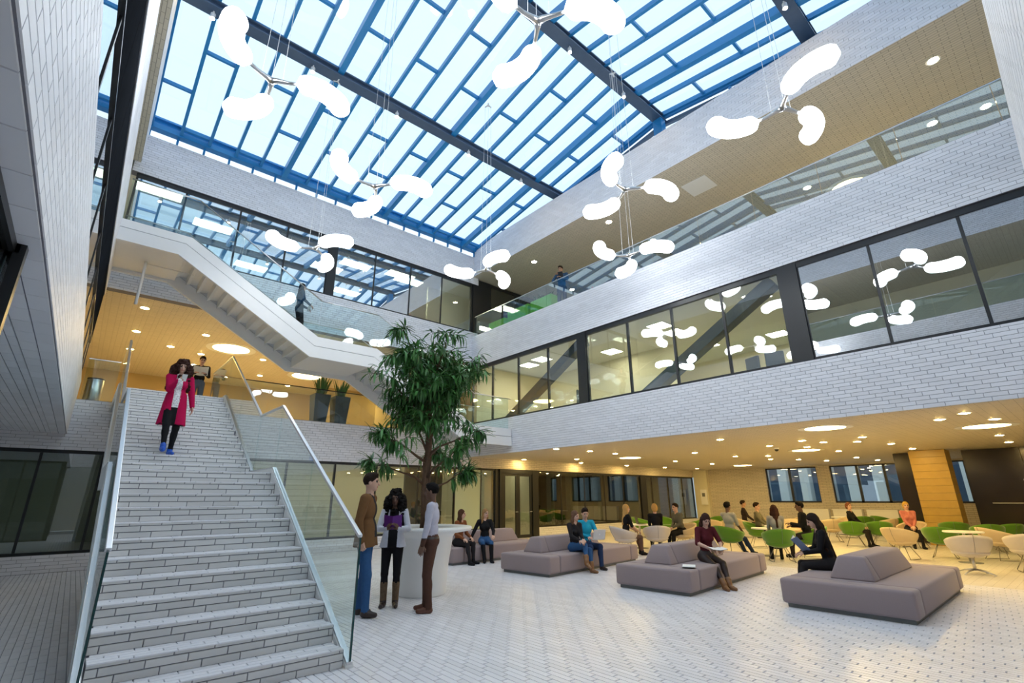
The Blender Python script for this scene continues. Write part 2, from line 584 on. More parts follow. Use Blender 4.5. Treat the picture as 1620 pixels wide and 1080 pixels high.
room_walls('wall_level_two_back', [((-7, 14, 23, 23.5, L2, 10.62), CREAM), ((10.2, 14, 17.6, 17.7, 8.0, 10.62), CREAM), ((-7.2, -7, YB, 23.5, L2, 10.62), CREAM),
                                   ((13.8, 14, YB + 0.3, 23.5, L2, 10.62), CREAM), ((-7, 14, YB + 0.29, 23, 7.96, 8.02), CARPET)])
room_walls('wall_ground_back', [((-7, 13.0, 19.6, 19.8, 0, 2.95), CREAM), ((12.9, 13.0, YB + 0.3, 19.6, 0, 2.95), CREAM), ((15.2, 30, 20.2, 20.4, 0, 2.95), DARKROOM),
                                ((12.9, 15.3, 18.4, 18.5, 0, 2.95), CREAM), ((15.2, 15.3, YB + 0.3, 18.4, 0, 2.95), CREAM), ((1.2, 1.3, YB + 0.3, 19.6, 0, 2.95), DARKROOM), ((9.3, 10.95, 17.0, 17.1, 0, 2.95), DARKROOM)]  # last panel puts the dark of an open doorway into its colour
           + [((x, x + w_, 18.0, 18.3, 0, 2.95), CREAM) for x, w_ in ((16.6, 0.5), (18.0, 0.25), (19.4, 0.6), (21.6, 0.3), (24.3, 1.0), (26.0, 1.5))])
room_walls('wall_ground_left', [((-9.2, -9, -4, YB, 0, 3.1), DARKROOM), ((-9, 30, -4.2, -4, 0, 12.4), PLASTER)])


# ---------------------------------------------------------------- glazing bands
def glazing(name, axis, pos, breaks, z0, z1, mat_of, ft=0.14, fb=0.06, mw=0.055, cols=(), into=1, label=None):
    """ribbon of panes between black mullions; breaks along the wall"""
    o = struct(thing(name, None, None))
    a0, a1 = min(breaks), max(breaks)

    def bx(u0, u1, w0, w1, zz0, zz1):
        p0, p1 = sorted((pos + into * w0, pos + into * w1))
        return (p0, p1, u0, u1, zz0, zz1) if axis == 0 else (u0, u1, p0, p1, zz0, zz1)
    fr = MB()
    fr.box(*bx(a0, a1, 0.02, 0.12, z1 - ft, z1))
    fr.box(*bx(a0, a1, 0.02, 0.12, z0, z0 + fb))
    fr.build('window_frame', BLACKM, o)
    for b in breaks:
        box_obj('mullion', bx(b - mw / 2, b + mw / 2, 0.035, 0.12, z0, z1), BLACKM, o)
    bs = sorted(breaks)
    for p, q in zip(bs[:-1], bs[1:]):
        if any(abs((p + q) / 2 - c) < 0.05 for c in cols):
            box_obj('column_casing', bx(p, q, -0.01, 0.15, z0, z1), BLACKM, o)
        else:
            box_obj('pane', bx(p + mw / 2, q - mw / 2, 0.045, 0.06, z0 + fb, z1 - ft), mat_of((p + q) / 2), o)
    return o


glazing('window_4', 0, XR + 0.03, [-1.6, -0.55, 0.58, 2.02, 3.41, 3.83, 5.25, 6.70, 8.20, 9.81, 10.18, 11.60, 13.16, 14.71, 16.0], CT, BB,
        lambda y: GL_WIN if y > 3.6 else GL_UP, cols=(3.62, 9.995))
for k in range(12):
    box_obj('dark_strip_panel', (XL - 0.10, XL - 0.02, -2.0 + 1.5 * k, -0.52 + 1.5 * k, 5.42, BB), pm('matt_black_panel', (0.014, 0.016, 0.02), 0.8, noise=(4, 0.2)), wl)  # added black panels stand in for a dark reflection in the glass
glazing('window_5', 0, XL - 0.0, [-1.6, -0.1, 1.4, 2.9, 4.4, 5.9, 7.4, 8.9, 10.4, 11.9, 13.4, 14.9, 16.0], CT, 5.42, lambda y: GL_UP, into=-1, ft=0.03, fb=0.03)
glazing('window_6', 1, YB + 0.03, [-0.45, 0.78, 2.28, 3.76, 5.20, 5.5, 6.98, 8.50, 9.98, 11.5], 8.35, 10.62, lambda x: GL_MIR if x < 8.4 else GL_UP if x < 9.9 else GL_WIN, cols=(5.35,))
FROST = pm('frosted_green_glass', (0.50, 0.58, 0.38), 0.35, noise=(2, 0.05))
glazing('window_7', 1, YB + 0.03, [-3.0, -0.8, 0.35, 1.8, 3.3, 4.75, 6.25, 7.7, 9.35, 10.1, 10.95, 12.2, 12.9, 13.10], 0.38, 2.72, lambda x: FROST if 10.95 < x < 12.2 else GL_WIN if x > 1.5 else GL_DARK, cols=(13.0,), ft=0.08)
glazing('window_8', 1, YB + 0.03, [15.3, 16.8, 18.4, 19.9, 21.4, 22.9, 23.4, 24.0, 25.6, 27.1, 28.3], 0.38, 2.72, lambda x: GL_DARK, cols=(23.15,), ft=0.08)
glazing('window_9', 1, YB + 0.06, [11.6, 12.6, 14.1, 15.6, 17.1], 8.0, 10.9, lambda x: GL_DARK, cols=(12.1,))

# glass box of the entrance lobby on the left
glazing('window_10', 0, -0.56, [-1.5, 0.0, 1.4, 2.8, 4.12], 0, 3.10, lambda y: GL_DARK, ft=0.07, into=-1)
glazing('window_11', 1, 4.14, [-4.6, -3.1, -1.8, -0.56], 0, 3.10, lambda y: GL_DARK, ft=0.07, into=-1)

# double door in the ground-floor glazing
d = struct(thing('door_1', None, None, (0, 0, 0)))
fr = MB()
fr.box(13.10, 13.32, YB - 0.03, YB + 0.15, 0, 2.72)
fr.box(14.93, 15.28, YB - 0.03, YB + 0.15, 0, 2.72)
fr.box(13.1, 15.28, YB - 0.02, YB + 0.15, 2.55, 2.72)
fr.build('door_frame', BLACKM, d)
for x0, x1 in ((13.32, 14.12), (14.13, 14.93)):
    lf = MB()
    for bxx in ((x0, x0 + 0.11), (x1 - 0.11, x1)):
        lf.box(bxx[0], bxx[1], YB + 0.02, YB + 0.08, 0.01, 2.55)
    lf.box(x0 + 0.11, x1 - 0.11, YB + 0.02, YB + 0.08, 0.01, 0.12)
    lf.box(x0 + 0.11, x1 - 0.11, YB + 0.02, YB + 0.08, 2.45, 2.55)
    leaf = lf.build('door_leaf', BLACKM, d)
    box_obj('pane', (x0 + 0.11, x1 - 0.11, YB + 0.045, YB + 0.055, 0.12, 2.45), GL_WIN, leaf)
    hx = x1 - 0.055
    MB().tube([(hx, YB - 0.05, 1.02), (hx - 0.13, YB - 0.05, 1.02)], 0.012).tube([(hx, YB + 0.02, 1.02), (hx, YB - 0.05, 1.02)], 0.012).build('door_handle', STEEL, leaf)

# diagonal steel braces and columns behind the level-one glass
for k, (y0, y1) in enumerate(((14.55, 10.25), (8.35, 4.1), (2.1, -2.0))):
    br = MB().beam((XR + 0.52, y0, CT - 0.2), (XR + 0.52, y1, BB - 0.12), 0.30, 0.34, (1, 0, 0)).build('diagonal_brace', STEELD, None, bevel=0.01)
    tag(br, 'dark steel diagonal brace behind the level-one ' + ('glass beside the back corner', 'glass between the two black columns', 'glass in the darkened bay')[k], 'brace')


# ---------------------------------------------------------------- glazed roof
def zr(y):
    return 13.75 - 0.155 * abs(y - 6.7)


roof = struct(thing('roof_skylight', None, None))
X0, DX = -0.455, 0.75


def along(y0, y1, x, w, h, top, name, mat):
    """bar following the roof pitch, split at the ridge"""
    ys = sorted([y0, y1] + ([6.7] if min(y0, y1) < 6.7 < max(y0, y1) else []))
    for a, b in zip(ys[:-1], ys[1:]):
        m = MB()
        v = [(x + sx * w / 2, yy, zr(yy) + top - (h if lo else 0)) for yy in (a, b) for sx, lo in ((-1, 1), (1, 1), (1, 0), (-1, 0))]
        m.add(v, [(0, 1, 2, 3), (7, 6, 5, 4), (4, 5, 1, 0), (5, 6, 2, 1), (6, 7, 3, 2), (7, 4, 0, 3)])
        m.build(name, mat, roof)


for k in range(-1, 19):
    x = X0 + DX * k
    if x > 12.5:
        break
    big = k in (5, 10, 15)
    along(-2.3, 15.9, x, 0.16 if big else 0.085, 0.26 if big else 0.15, 0.0, 'purlin' if big else 'mullion', BLUEFR)
cross = [15.65 - 1.5 * i for i in range(12)]
for s in range(-1, 17):
    xa, xb = X0 + DX * s, X0 + DX * (s + 1)
    mine = [y for i, y in enumerate(cross) if (i + s) % 2 == 1 and y > -2.2]
    for y in mine:
        b = MB().box(xa + 0.04, xb - 0.04, y - 0.035, y + 0.035, zr(y) - 0.11, zr(y) - 0.01)
        b.build('crossbar', BLUEFR, roof)
    ys = sorted([-2.3, 15.9, 6.7] + mine)
    for a, b in zip(ys[:-1], ys[1:]):
        if b - a < 0.1:
            continue
        t = 0.015
        m = MB()
        m.add([(xa, a, zr(a)), (xb, a, zr(a)), (xb, b, zr(b)), (xa, b, zr(b)), (xa, a, zr(a) + t), (xb, a, zr(a) + t), (xb, b, zr(b) + t), (xa, b, zr(b) + t)],
              [(3, 2, 1, 0), (4, 5, 6, 7), (0, 1, 5, 4), (1, 2, 6, 5), (2, 3, 7, 6), (3, 0, 4, 7)])
        m.build('pane', GL_ROOF, roof)
for y in (11.2, 6.7, 2.2, -2.2):
    g = MB()
    zz = zr(y)
    g.box(-1.3, 12.4, y - 0.17, y + 0.17, zz - 0.34, zz - 0.30)
    g.box(-1.3, 12.4, y - 0.17, y + 0.17, zz - 0.16, zz - 0.12)
    g.box(-1.3, 12.4, y - 0.10, y + 0.10, zz - 0.30, zz - 0.16)
    g.build('girder', BLUEDK, roof)
    for x in (-1.2, 12.2):
        box_obj('post', (x - 0.13, x + 0.13, y - 0.15, y + 0.15, 11.6, zz - 0.3), BLUEFR, roof)
bm = MB().box(-1.3, 12.4, 15.86, 16.10, 12.14, 12.28).box(-1.3, 12.4, 15.92, 16.05, 12.28, 12.44).box(-1.3, 12.4, 15.80, 16.14, 12.44, 12.50)
bm.build('eaves_beam', BLUEFR, roof)
for k in range(18):
    x = X0 + DX * k * 0.94
    if x < 11.6:
        box_obj('post', (x - 0.03, x + 0.03, 15.98, 16.05, 11.93, 12.2), BLUEFR, roof)
for x in (-1.25, 12.36):
    along(-2.3, 15.9, x, 0.10, 0.16, -0.06, 'edge_beam', BLUEFR)
    along(-2.3, 15.9, x + (0.1 if x > 0 else -0.1), 0.12, 0.12, -0.3, 'edge_beam', BLUEDK)
    for y in (13.4, 9.0, 4.4, 0.2):
        box_obj('post', (x - 0.03, x + 0.03, y - 0.04, y + 0.04, 11.6, zr(y) - 0.1), BLUEFR, roof)
ceil((12.45, 24, -2.5, 17, 11.6, 12.3), PLASTER)
ceil((-9, -1.35, -2.5, 17, 11.6, 12.3), PLASTER)
ceil((-1.35, 12.45, 16.33, 24, 11.4, 11.9), PLASTER)
ceil((-1.35, 12.45, -4.2, -2.3, 11.6, 12.4), PLASTER)
# ---------------------------------------------------------------- main staircase
def into(o, root):
    o.location = -root.location
    return o


RI, TR, TU = 0.165, 0.308, 0.33
NOSE = [(5.27 + TR * k, RI * (k + 1)) for k in range(12)] + [(10.05 + TU * k, RI * (13 + k)) for k in range(12)]
ms = thing('main_staircase', 'wide white tiled staircase rising from the atrium floor to the mezzanine', 'staircase', (1.33, 5.27, 0))
SX0, SX1 = 0.33, 2.32
fc, ft = [], []
for k, (y, z) in enumerate(NOSE):
    yn = NOSE[k + 1][0] if k < 23 else 13.70
    zb = max(z - RI - 0.30, 0) if k not in (11, 12) else z - RI - 0.25
    stp = into(box_obj('step', (SX0, SX1, y, yn + 0.02, zb, z - 0.010), JOINT, ms), ms)
    rr = []
    for j, (v, h) in enumerate(((0.0, 0.060), (0.066, 0.060), (0.132, 0.026))):
        u = -((k * 0.37 + j * 0.36) % 1.0) * 0.31
        while u < SX1 - SX0:
            a, b = max(u, 0), min(u + 0.31, SX1 - SX0) - 0.006
            if b - a > 0.02:
                rr.append((a, v, b - a, h))
            u += 0.31
    fc.append(((SX0, y, z - RI), (1, 0, 0), (0, 0, 1), rr, stp))
    ft.append(((SX0, y - 0.012, z - 0.010), (1, 0, 0), (0, 1, 0), tile_rects(SX1 - SX0, yn - y + 0.012, 0.31, 0.08, 0.004, 0.006, 0.31)))
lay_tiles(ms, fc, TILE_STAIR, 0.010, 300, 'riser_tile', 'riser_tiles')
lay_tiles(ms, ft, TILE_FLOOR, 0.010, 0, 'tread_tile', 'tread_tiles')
BASE = [(5.20, -0.02), (8.66, 1.99), (10.02, 1.99), (13.66, 3.97), (15.98, 3.97)]
for x in (0.28, 2.36):
    m = MB()
    for (a, za), (b, zb) in zip(BASE[:-1], BASE[1:]):
        m.prism([(a, max(za - 0.28, 0)), (b, zb - 0.28), (b, zb + 0.05), (a, za + 0.05)], (x - 0.04, 0, 0), (0, 1, 0), (0, 0, 1), (0.08, 0, 0))
    into(m.build('stringer', PLASTER, ms), ms)
    m = MB()
    for (a, za), (b, zb) in zip(BASE[:-1], BASE[1:]):
        m.prism([(a, za + 0.05), (b, zb + 0.05), (b, zb + 0.075), (a, za + 0.075)], (x - 0.03, 0, 0), (0, 1, 0), (0, 0, 1), (0.06, 0, 0))
    into(m.build('glazing_channel', STEEL, ms), ms)

RAIL = [(5.20, 1.20), (8.63, 3.06), (9.95, 3.06), (13.62, 5.02), (15.98, 5.02)]


def lerp(poly, y):
    for (a, za), (b, zb) in zip(poly[:-1], poly[1:]):
        if a - 1e-6 <= y <= b + 1e-6:
            return za + (zb - za) * (y - a) / (b - a)


for x in (0.28, 2.36):
    g = ms
    ys = [5.20, 6.9, 8.63, 9.95, 11.8, 13.62, 15.98]
    for a, b in zip(ys[:-1], ys[1:]):
        a2, b2 = a + 0.006, b - 0.006
        poly = [(a2, lerp(BASE, max(a2, 5.2)) + 0.075), (b2, lerp(BASE, b2) + 0.075), (b2, lerp(RAIL, b2)), (a2, lerp(RAIL, a2))]
        into(MB().prism(poly, (x - 0.008, 0, 0), (0, 1, 0), (0, 0, 1), (0.016, 0, 0)).build('glass_panel', GL_RAIL, g), g)
    into(box_obj('glass_edge', (x - 0.009, x + 0.009, 5.190, 5.206, 0.06, 1.185), pm('teal_glass_edge', (0.01, 0.06, 0.06), 0.2, noise=(5, 0.1)), g), g)
    m = MB()
    for (a, za), (b, zb) in zip(RAIL[:-1], RAIL[1:]):
        m.beam((x, a, za), (x, b, zb), 0.045, 0.035)
    into(m.build('handrail', STEEL, g, bevel=0.006), g)


def rail_run(label, axis, pos, breaks, z0, z1, rail_mat=STEEL, rs=0.03, gm=None):
    """straight glass balustrade: axis 0 runs along y at x=pos, 1 runs along x at y=pos"""
    g = thing('glass_balustrade', label, 'balustrade', (pos, breaks[0], z0) if axis == 0 else (breaks[0], pos, z0))
    for a, b in zip(breaks[:-1], breaks[1:]):
        dm = (pos - 0.008, pos + 0.008, a + 0.006, b - 0.006, z0, z1) if axis == 0 else (a + 0.006, b - 0.006, pos - 0.008, pos + 0.008, z0, z1)
        into(box_obj('glass_panel', dm, gm or GL_RAIL, g), g)
    a, b = breaks[0], breaks[-1]
    dm = (pos - rs / 2, pos + rs / 2, a, b, z1, z1 + rs) if axis == 0 else (a, b, pos - rs / 2, pos + rs / 2, z1, z1 + rs)
    into(box_obj('handrail', dm, rail_mat, g, 0.005), g)
    return g


rail_run('clear glass balustrade along the level-two gallery above the right wall', 0, XR + 0.10, [-1.9 + 1.5 * k for k in range(12)] + [16.0], BT, 9.02, gm=GL_GAL)
rail_run('glass balustrade with dark handrail along the mezzanine edge behind the tree', 1, YB + 0.05, [2.44 + 1.5 * k for k in range(6)] + [11.4], L1, 5.0, BLACKM)
rail_run('short glass balustrade beside the metal bin on the mezzanine', 1, YB + 0.05, [-0.42, 0.24], L1, 5.0)
rail_run('glass balustrade with black handrail above the tiled parapet over the entrance', 1, YF - 0.05, [-0.4 + 1.5 * k for k in range(8)] + [11.5], CT, 4.80, BLACKM)
rail_run('glass balustrade along the level-two gallery above the left wall', 0, XL - 0.10, [-1.9 + 1.5 * k for k in range(12)] + [16.0], BT, 9.02)

# ---------------------------------------------------------------- white stair between levels one and two
ws = thing('upper_staircase', 'white steel staircase crossing the back wall from the mezzanine to level two', 'staircase', (11.0, 14.5, 3.34))
TOPL = [(-0.45, 7.84), (0.97, 7.84), (4.33, 5.93), (6.12, 5.93), (9.85, 3.95), (11.52, 3.95)]
MIDL = [(-0.45, 7.625), (0.87, 7.625), (4.26, 5.65), (6.05, 5.65), (9.64, 3.67), (11.52, 3.67)]
BOTL = [(-0.45, 7.30), (0.76, 7.30), (4.16, 5.32), (6.05, 5.31), (9.52, 3.35), (11.52, 3.35)]
for y in (13.43, 15.52):
    up, lo = MB(), MB()
    for i in range(5):
        up.prism([(MIDL[i][0], MIDL[i][1] + 0.012), (MIDL[i + 1][0], MIDL[i + 1][1] + 0.012), TOPL[i + 1], TOPL[i]], (0, y + 0.012, 0), (1, 0, 0), (0, 0, 1), (0, 0.07, 0))
        lo.prism([BOTL[i], BOTL[i + 1], (MIDL[i + 1][0], MIDL[i + 1][1] - 0.006), (MIDL[i][0], MIDL[i][1] - 0.006)], (0, y, 0), (1, 0, 0), (0, 0, 1), (0, 0.09, 0))
        lo.prism([(MIDL[i][0], MIDL[i][1] - 0.01), (MIDL[i + 1][0], MIDL[i + 1][1] - 0.01), (MIDL[i + 1][0], MIDL[i + 1][1] + 0.02), (MIDL[i][0], MIDL[i][1] + 0.02)],
                 (0, y + 0.035, 0), (1, 0, 0), (0, 0, 1), (0, 0.04, 0), 1)  # dark backing strip puts the groove's shadow into the colour
    into(up.build('stringer', WSTEEL, ws), ws)
    into(lo.build('stringer', [WSTEEL, STEELD], ws), ws)
for x0, x1, z in ((-0.45, 0.92, 7.80), (4.28, 6.08, 5.86), (9.75, 11.52, 3.92)):
    into(box_obj('landing', (x0, x1, 13.52, 15.52, z - 0.42, z), PLASTER, ws), ws)
for xa, za, xb, zb in ((0.92, 7.80, 4.28, 5.86), (6.08, 5.86, 9.75, 3.92)):
    n = 12
    dx, dz = (xb - xa) / n, (za - zb) / n
    for k in range(n):
        x, z = xa + dx * k, za - dz * (k + 1)
        st = MB().box(x, x + dx + 0.02, 13.52, 15.52, z - 0.10, z).prism([(x, z - 0.16), (x + 0.09, z - 0.10), (x + 0.09, z), (x + 0.02, z + dz), (x - 0.02, z + dz)], (0, 13.52, 0), (1, 0, 0), (0, 0, 1), (0, 2.0, 0))
        into(st.build('step', PLASTER, ws), ws)
for y in (13.48, 15.57):
    g = ws
    RL = [(x, z + 1.10) for x, z in TOPL]
    xs = [-0.45, 0.97, 2.1, 3.2, 4.33, 6.12, 7.4, 8.6, 9.85, 11.4]
    for a, b in zip(xs[:-1], xs[1:]):
        a2, b2 = a + 0.006, b - 0.006
        poly = [(a2, lerp(TOPL, a2)), (b2, lerp(TOPL, b2)), (b2, lerp(RL, b2)), (a2, lerp(RL, a2))]
        into(MB().prism(poly, (0, y - 0.008, 0), (1, 0, 0), (0, 0, 1), (0, 0.016, 0)).build('glass_panel', GL_RAIL, g), g)
    m = MB()
    for (a, za), (b, zb) in zip(RL[:-1], RL[1:]):
        m.tube([(a, y, za), (b, y, zb)], 0.018, 8)
    into(m.build('handrail', STEEL, g, True), g)
rp = MB().tube([(0.2, 14.6, 7.36), (0.2, 14.6, 7.1), (0.2, 14.6, 6.2)], 0.035, 10).tube([(0.2, 14.6, 7.32), (1.25, 14.6, 7.32), (1.25, 14.6, 7.2)], 0.012, 6)
into(rp.build('drain_pipe', PLASTER, ws, True), ws)

# ---------------------------------------------------------------- lamps
def bean_lamp():
    t = thing('pendant_lamp', 'white pendant lamp with three glowing bean-shaped arms hanging below the skylight', 'lamp', (0, 0, 0), 0, 'bean pendant lamps under the skylight')
    hub = MB()
    for i in range(3):
        a = 2 * PI * i / 3
        d = Vector((math.cos(a), math.sin(a), 0))
        e = Vector((-math.sin(a), math.cos(a), 0))
        hub.tube([d * 0.0 + Vector((0, 0, 0.02)), d * 0.10 + Vector((0, 0, 0.02)), d * 0.24 + e * 0.01, d * 0.40 + e * 0.03], [0.055, 0.038, 0.028, 0.026], 10)
        pts, rad = [], []
        n = 15
        pos = d * 0.36 + e * 0.03
        ang = a - 0.12
        rev = 0.86 / (n - 1)
        for k in range(n):
            f = k / (n - 1)
            pts.append(pos.copy())
            end = min(1.0, 5.6 * f + 0.02) if f < 0.5 else min(1.0, 5.6 * (1 - f) + 0.02)
            rad.append(0.150 * math.sqrt(max(1 - (1 - end) ** 2, 0.02)) * (0.92 + 0.16 * f))
            ang += 1.9 / n
            pos = pos + Vector((math.cos(ang), math.sin(ang), 0)) * rev
        b = MB().tube(pts, rad, 18).build('bean_shade', LAMP_W, t, True)
    hb = hub.build('hub', STEEL, t, True)
    for i in range(3):
        a = 2 * PI * i / 3
        w = MB().tube([(0.16 * math.cos(a), 0.16 * math.sin(a), 0.03), (0.10 * math.cos(a), 0.10 * math.sin(a), 5.4)], 0.004, 5).build('suspension_wire', WSTEEL, hb)
        w['long'] = 1
    cz = MB()
    for i in range(3):
        a = 2 * PI * i / 3
        cz.tube([(0, 0, 5.42), (0.11 * math.cos(a), 0.11 * math.sin(a), 5.40)], [0.03, 0.018], 8)
    cz.build('ceiling_rose', WSTEEL, t, True)
    return t


lamp0 = bean_lamp()
LAMP_AT = ['over the main staircase', 'below the ridge girder, away from every wall', 'in front of the round disc lamp of the gallery ceiling', 'between the main staircase and the tree top',
           'between the gallery rail lamp and the disc-lamp one', 'before the long flight of the white stair', 'before the lime planters in the back corner', 'close to the level-two gallery rail']
LAMPS = [(1.0, 6.6, -38), (3.35, 3.35, -68), (7.33, 1.9, -30), (3.31, 8.0, -62), (7.18, 4.84, -60), (3.3, 11.3, -88), (7.25, 9.5, -6), (9.55, 6.5, -97)]
for i, (x, y, a) in enumerate(LAMPS):
    o = lamp0 if i == 0 else dup(lamp0)
    o.location = (x, y, 7.45)
    o.rotation_euler = (0, 0, math.radians(a))
    o['label'] = 'three-armed white pendant lamp ' + LAMP_AT[i]
    top = zr(y) - 0.30 - 7.45
    for c in o.children_recursive:
        if c.name.startswith('suspension'):
            c.scale = (1, 1, top / 5.42)
        elif c.name.startswith('ceiling_rose'):
            c.location = (0, 0, top - 5.42)


def make_spot(name, label, group, r, glow, trim, cat='lamp'):
    t = thing(name, label, cat, (0, 0, 0), 0, group)
    MB().lathe([(r * 1.0, -0.004), (r * 1.35, -0.006), (r * 1.35, 0.0), (r * 1.0, 0.002)], 20).build('trim_ring', trim, t)
    MB().lathe([(r * 0.2, -0.016), (r * 0.7, -0.012), (r, -0.005), (r, 0.001)], 20).build('lens', glow, t, True)
    return t


def at_ceiling(proto, pts, z):
    for i, (px, py) in enumerate(pts):
        p = on_floor(px, py, z)
        if abs(z - 6.978) < 0.01 and not (16.5 < p[1] < 27 and -6.8 < p[0] < 12.2):
            continue
        o = proto[0] if not proto[1] else dup(proto[0])
        proto[1] = True
        o.location = (p[0], p[1], z)


cr = lambda ox, oy, s, pts: [(ox + x / s, oy + y / s) for x, y in pts]
cafe = cr(1080, 360, 3, [(178, 1005), (57, 1068), (412, 1035), (566, 1010), (590, 1040), (668, 1018), (740, 1060), (828, 1015), (853, 993), (990, 1025), (1090, 1048),
                         (1220, 910), (1337, 880), (1480, 908), (1503, 985), (1548, 1017)])
cafe += cr(1080, 720, 3, [(68, 63), (140, 40), (197, 68), (250, 5), (405, 2), (418, 18), (550, 20), (683, 25), (825, 10), (925, 22)])
cafe += cr(540, 720, 3, [(867, 20), (1117, 18), (1137, 36), (1355, 48), (1535, 57), (1585, 28), (1020, -30), (1180, -20), (1300, -8)])
sp = [make_spot('downlight', 'small round downlight recessed in the tiled café ceiling', 'downlights in the café ceiling', 0.085, LAMP_SPOT, PLASTER), False]
at_ceiling(sp, cafe, SOF - 0.002)
sp = [make_spot('downlight', 'small round downlight in the mezzanine ceiling under the white stair', 'downlights in the mezzanine ceiling', 0.10, LAMP_SPOT, PLASTER), False]
at_ceiling(sp, [(229, 487), (216, 524), (326, 530), (270, 548), (206, 552), (318, 560), (416, 569), (411, 594), (227, 609), (307, 577), (455, 610), (200, 575), (452, 585), (185, 600), (580, 610), (620, 622)], 6.978)
sp = [make_spot('downlight', 'small round downlight in the level-two gallery ceiling', 'downlights in the level-two gallery ceiling', 0.10, LAMP_GAL, PLASTER), False]
at_ceiling(sp, [(1476, 96), (1475, 195), (1560, 168), (1277, 297), (845, 414), (963, 351), (905, 458), (1033, 380)], AB - 0.002)
DISC = pm('warm_disc_glow', (1, 0.9, 0.7), 0.5, emit=16.0, ecol=(1.0, 0.74, 0.32))
sp = [make_spot('ceiling_disc_lamp', 'large round glowing lamp flush in the café ceiling', 'round lamps in the café ceiling', 0.42, DISC, WSTEEL), False]
at_ceiling(sp, [(1305, 677), (1560, 674), (1275, 712), (997, 724), (1175, 736), (1390, 735)], SOF - 0.002)
sp = [make_spot('ceiling_disc_lamp', 'large round glowing lamp flush in the mezzanine ceiling', 'round lamps in the mezzanine ceiling', 0.62, DISC, WSTEEL), False]
at_ceiling(sp, [(366, 552), (485, 595), (430, 624), (560, 632)], 6.978)
sp = [make_spot('ceiling_disc_lamp', 'large round glowing lamp flush in the level-two gallery ceiling', None, 0.52, DISC, WSTEEL), False]
at_ceiling(sp, [(1345, 297)], AB - 0.002)


def make_panel(name, label, group, w, l, glow):
    t = thing(name, label, 'lamp', (0, 0, 0), 0, group)
    MB().box(-w / 2, w / 2, -l / 2, l / 2, -0.02, 0.0).build('trim_frame', WSTEEL, t)
    MB().box(-w / 2 + 0.02, w / 2 - 0.02, -l / 2 + 0.02, l / 2 - 0.02, -0.025, -0.018).build('diffuser', glow, t)
    return t


sp = [make_panel('ceiling_panel_lamp', 'square glowing panel lamp in the level-one office ceiling behind glass', 'panel lamps of the level-one offices', 0.62, 0.62, LAMP_OFF), False]
at_ceiling(sp, [(837, 577), (1043, 515), (1197, 468), (1120, 545), (915, 594), (1180, 566)], 6.898)
for x, y in ((13.2, 13.5), (14.3, 8.2), (17.2, 6.0), (19.5, 9.5), (18, 13), (21, 5), (14.5, 11.0)):
    dup(sp[0], (x, y, 6.898))
sp = [make_panel('ceiling_panel_lamp', 'rectangular glowing panel lamp in the level-two room behind reflecting glass', 'panel lamps of the level-two rooms', 1.2, 0.6, LAMP_OFF), False]
at_ceiling(sp, [(253, 302), (563, 418), (633, 435)], 10.618)
for x, y in ((6.0, 18.6), (1.8, 18.0), (3.6, 20.5), (7.6, 20.5), (9.2, 17.6)):  # further panel lamps added to brighten the level-two room
    dup(sp[0], (x, y, 10.618))
sp = [make_panel('ceiling_strip_lamp', 'long glowing strip lamp in the room behind the ground-floor glazing', 'strip lamps behind the ground-floor glazing', 2.4, 0.14, LAMP_STRIP), False]
for i, (x, y) in enumerate(((3.5, 17.2), (6.8, 17.2), (10.2, 17.4), (4.8, 18.4), (8.2, 18.4), (11.5, 18.3), (14.1, 17.4), (0.0, 17.4))):
    o = sp[0] if i == 0 else dup(sp[0])
    o.location = (x, y, 2.948)
sp = thing('girder_spotlight', 'small bright spotlight clamped under a roof girder', 'lamp', (0, 0, 0), 0, 'spotlights on the roof girders')
MB().tube([(0, 0, 0.0), (0, 0, -0.10)], 0.02, 8).tube([(0, 0, -0.08), (0, 0, -0.22)], 0.055, 12).build('housing', WSTEEL, sp)
MB().lathe([(0.045, -0.232), (0.05, -0.222), (0.05, -0.219)], 12).build('lens', LAMP_SPOT, sp)
for i, (x, y) in enumerate(((0.24, 11.2), (2.6, 11.2), (5.1, 11.2), (7.75, 11.2), (10.1, 11.2), (5.2, 6.7), (7.9, 6.7), (10.3, 6.7), (10.4, 2.2))):
    o = sp if i == 0 else dup(sp)
    o.location = (x, y, zr(y) - 0.34)
hatch = box_obj('ceiling_hatch', (-0.4, 0.4, -0.4, 0.4, -0.012, 0), WSTEEL)
p = on_floor(1106, 294, AB)
hatch.location = (p[0], p[1], AB - 0.001)
tag(hatch, 'square white access hatch in the level-two gallery ceiling', 'hatch')
cctv = thing('security_camera', 'small dark dome camera under the café ceiling', 'camera')
p = on_floor(1228, 708, SOF)
cctv.location = (p[0], p[1], SOF)
MB().lathe([(0.075, -0.05), (0.08, -0.02), (0.08, 0.0)], 16).build('housing', WSTEEL, cctv)
MB().lathe([(0.01, -0.12), (0.04, -0.108), (0.06, -0.08), (0.065, -0.05)], 16).build('dome', BLACKM, cctv, True)
# ---------------------------------------------------------------- seating islands
FAB = pm('taupe_upholstery', (0.30, 0.235, 0.24), 0.85, noise=(70, 0.06), bump=(500, 0.12), sheen=0.2)
PLINTH = pm('grey_plinth', (0.16, 0.17, 0.17), 0.6, noise=(10, 0.1))


def soft_box(x0, x1, y0, y1, z0, z1, name, parent, bev=0.045):
    return MB().box(x0, x1, y0, y1, z0, z1).build(name, FAB, parent, True, bev, 4)


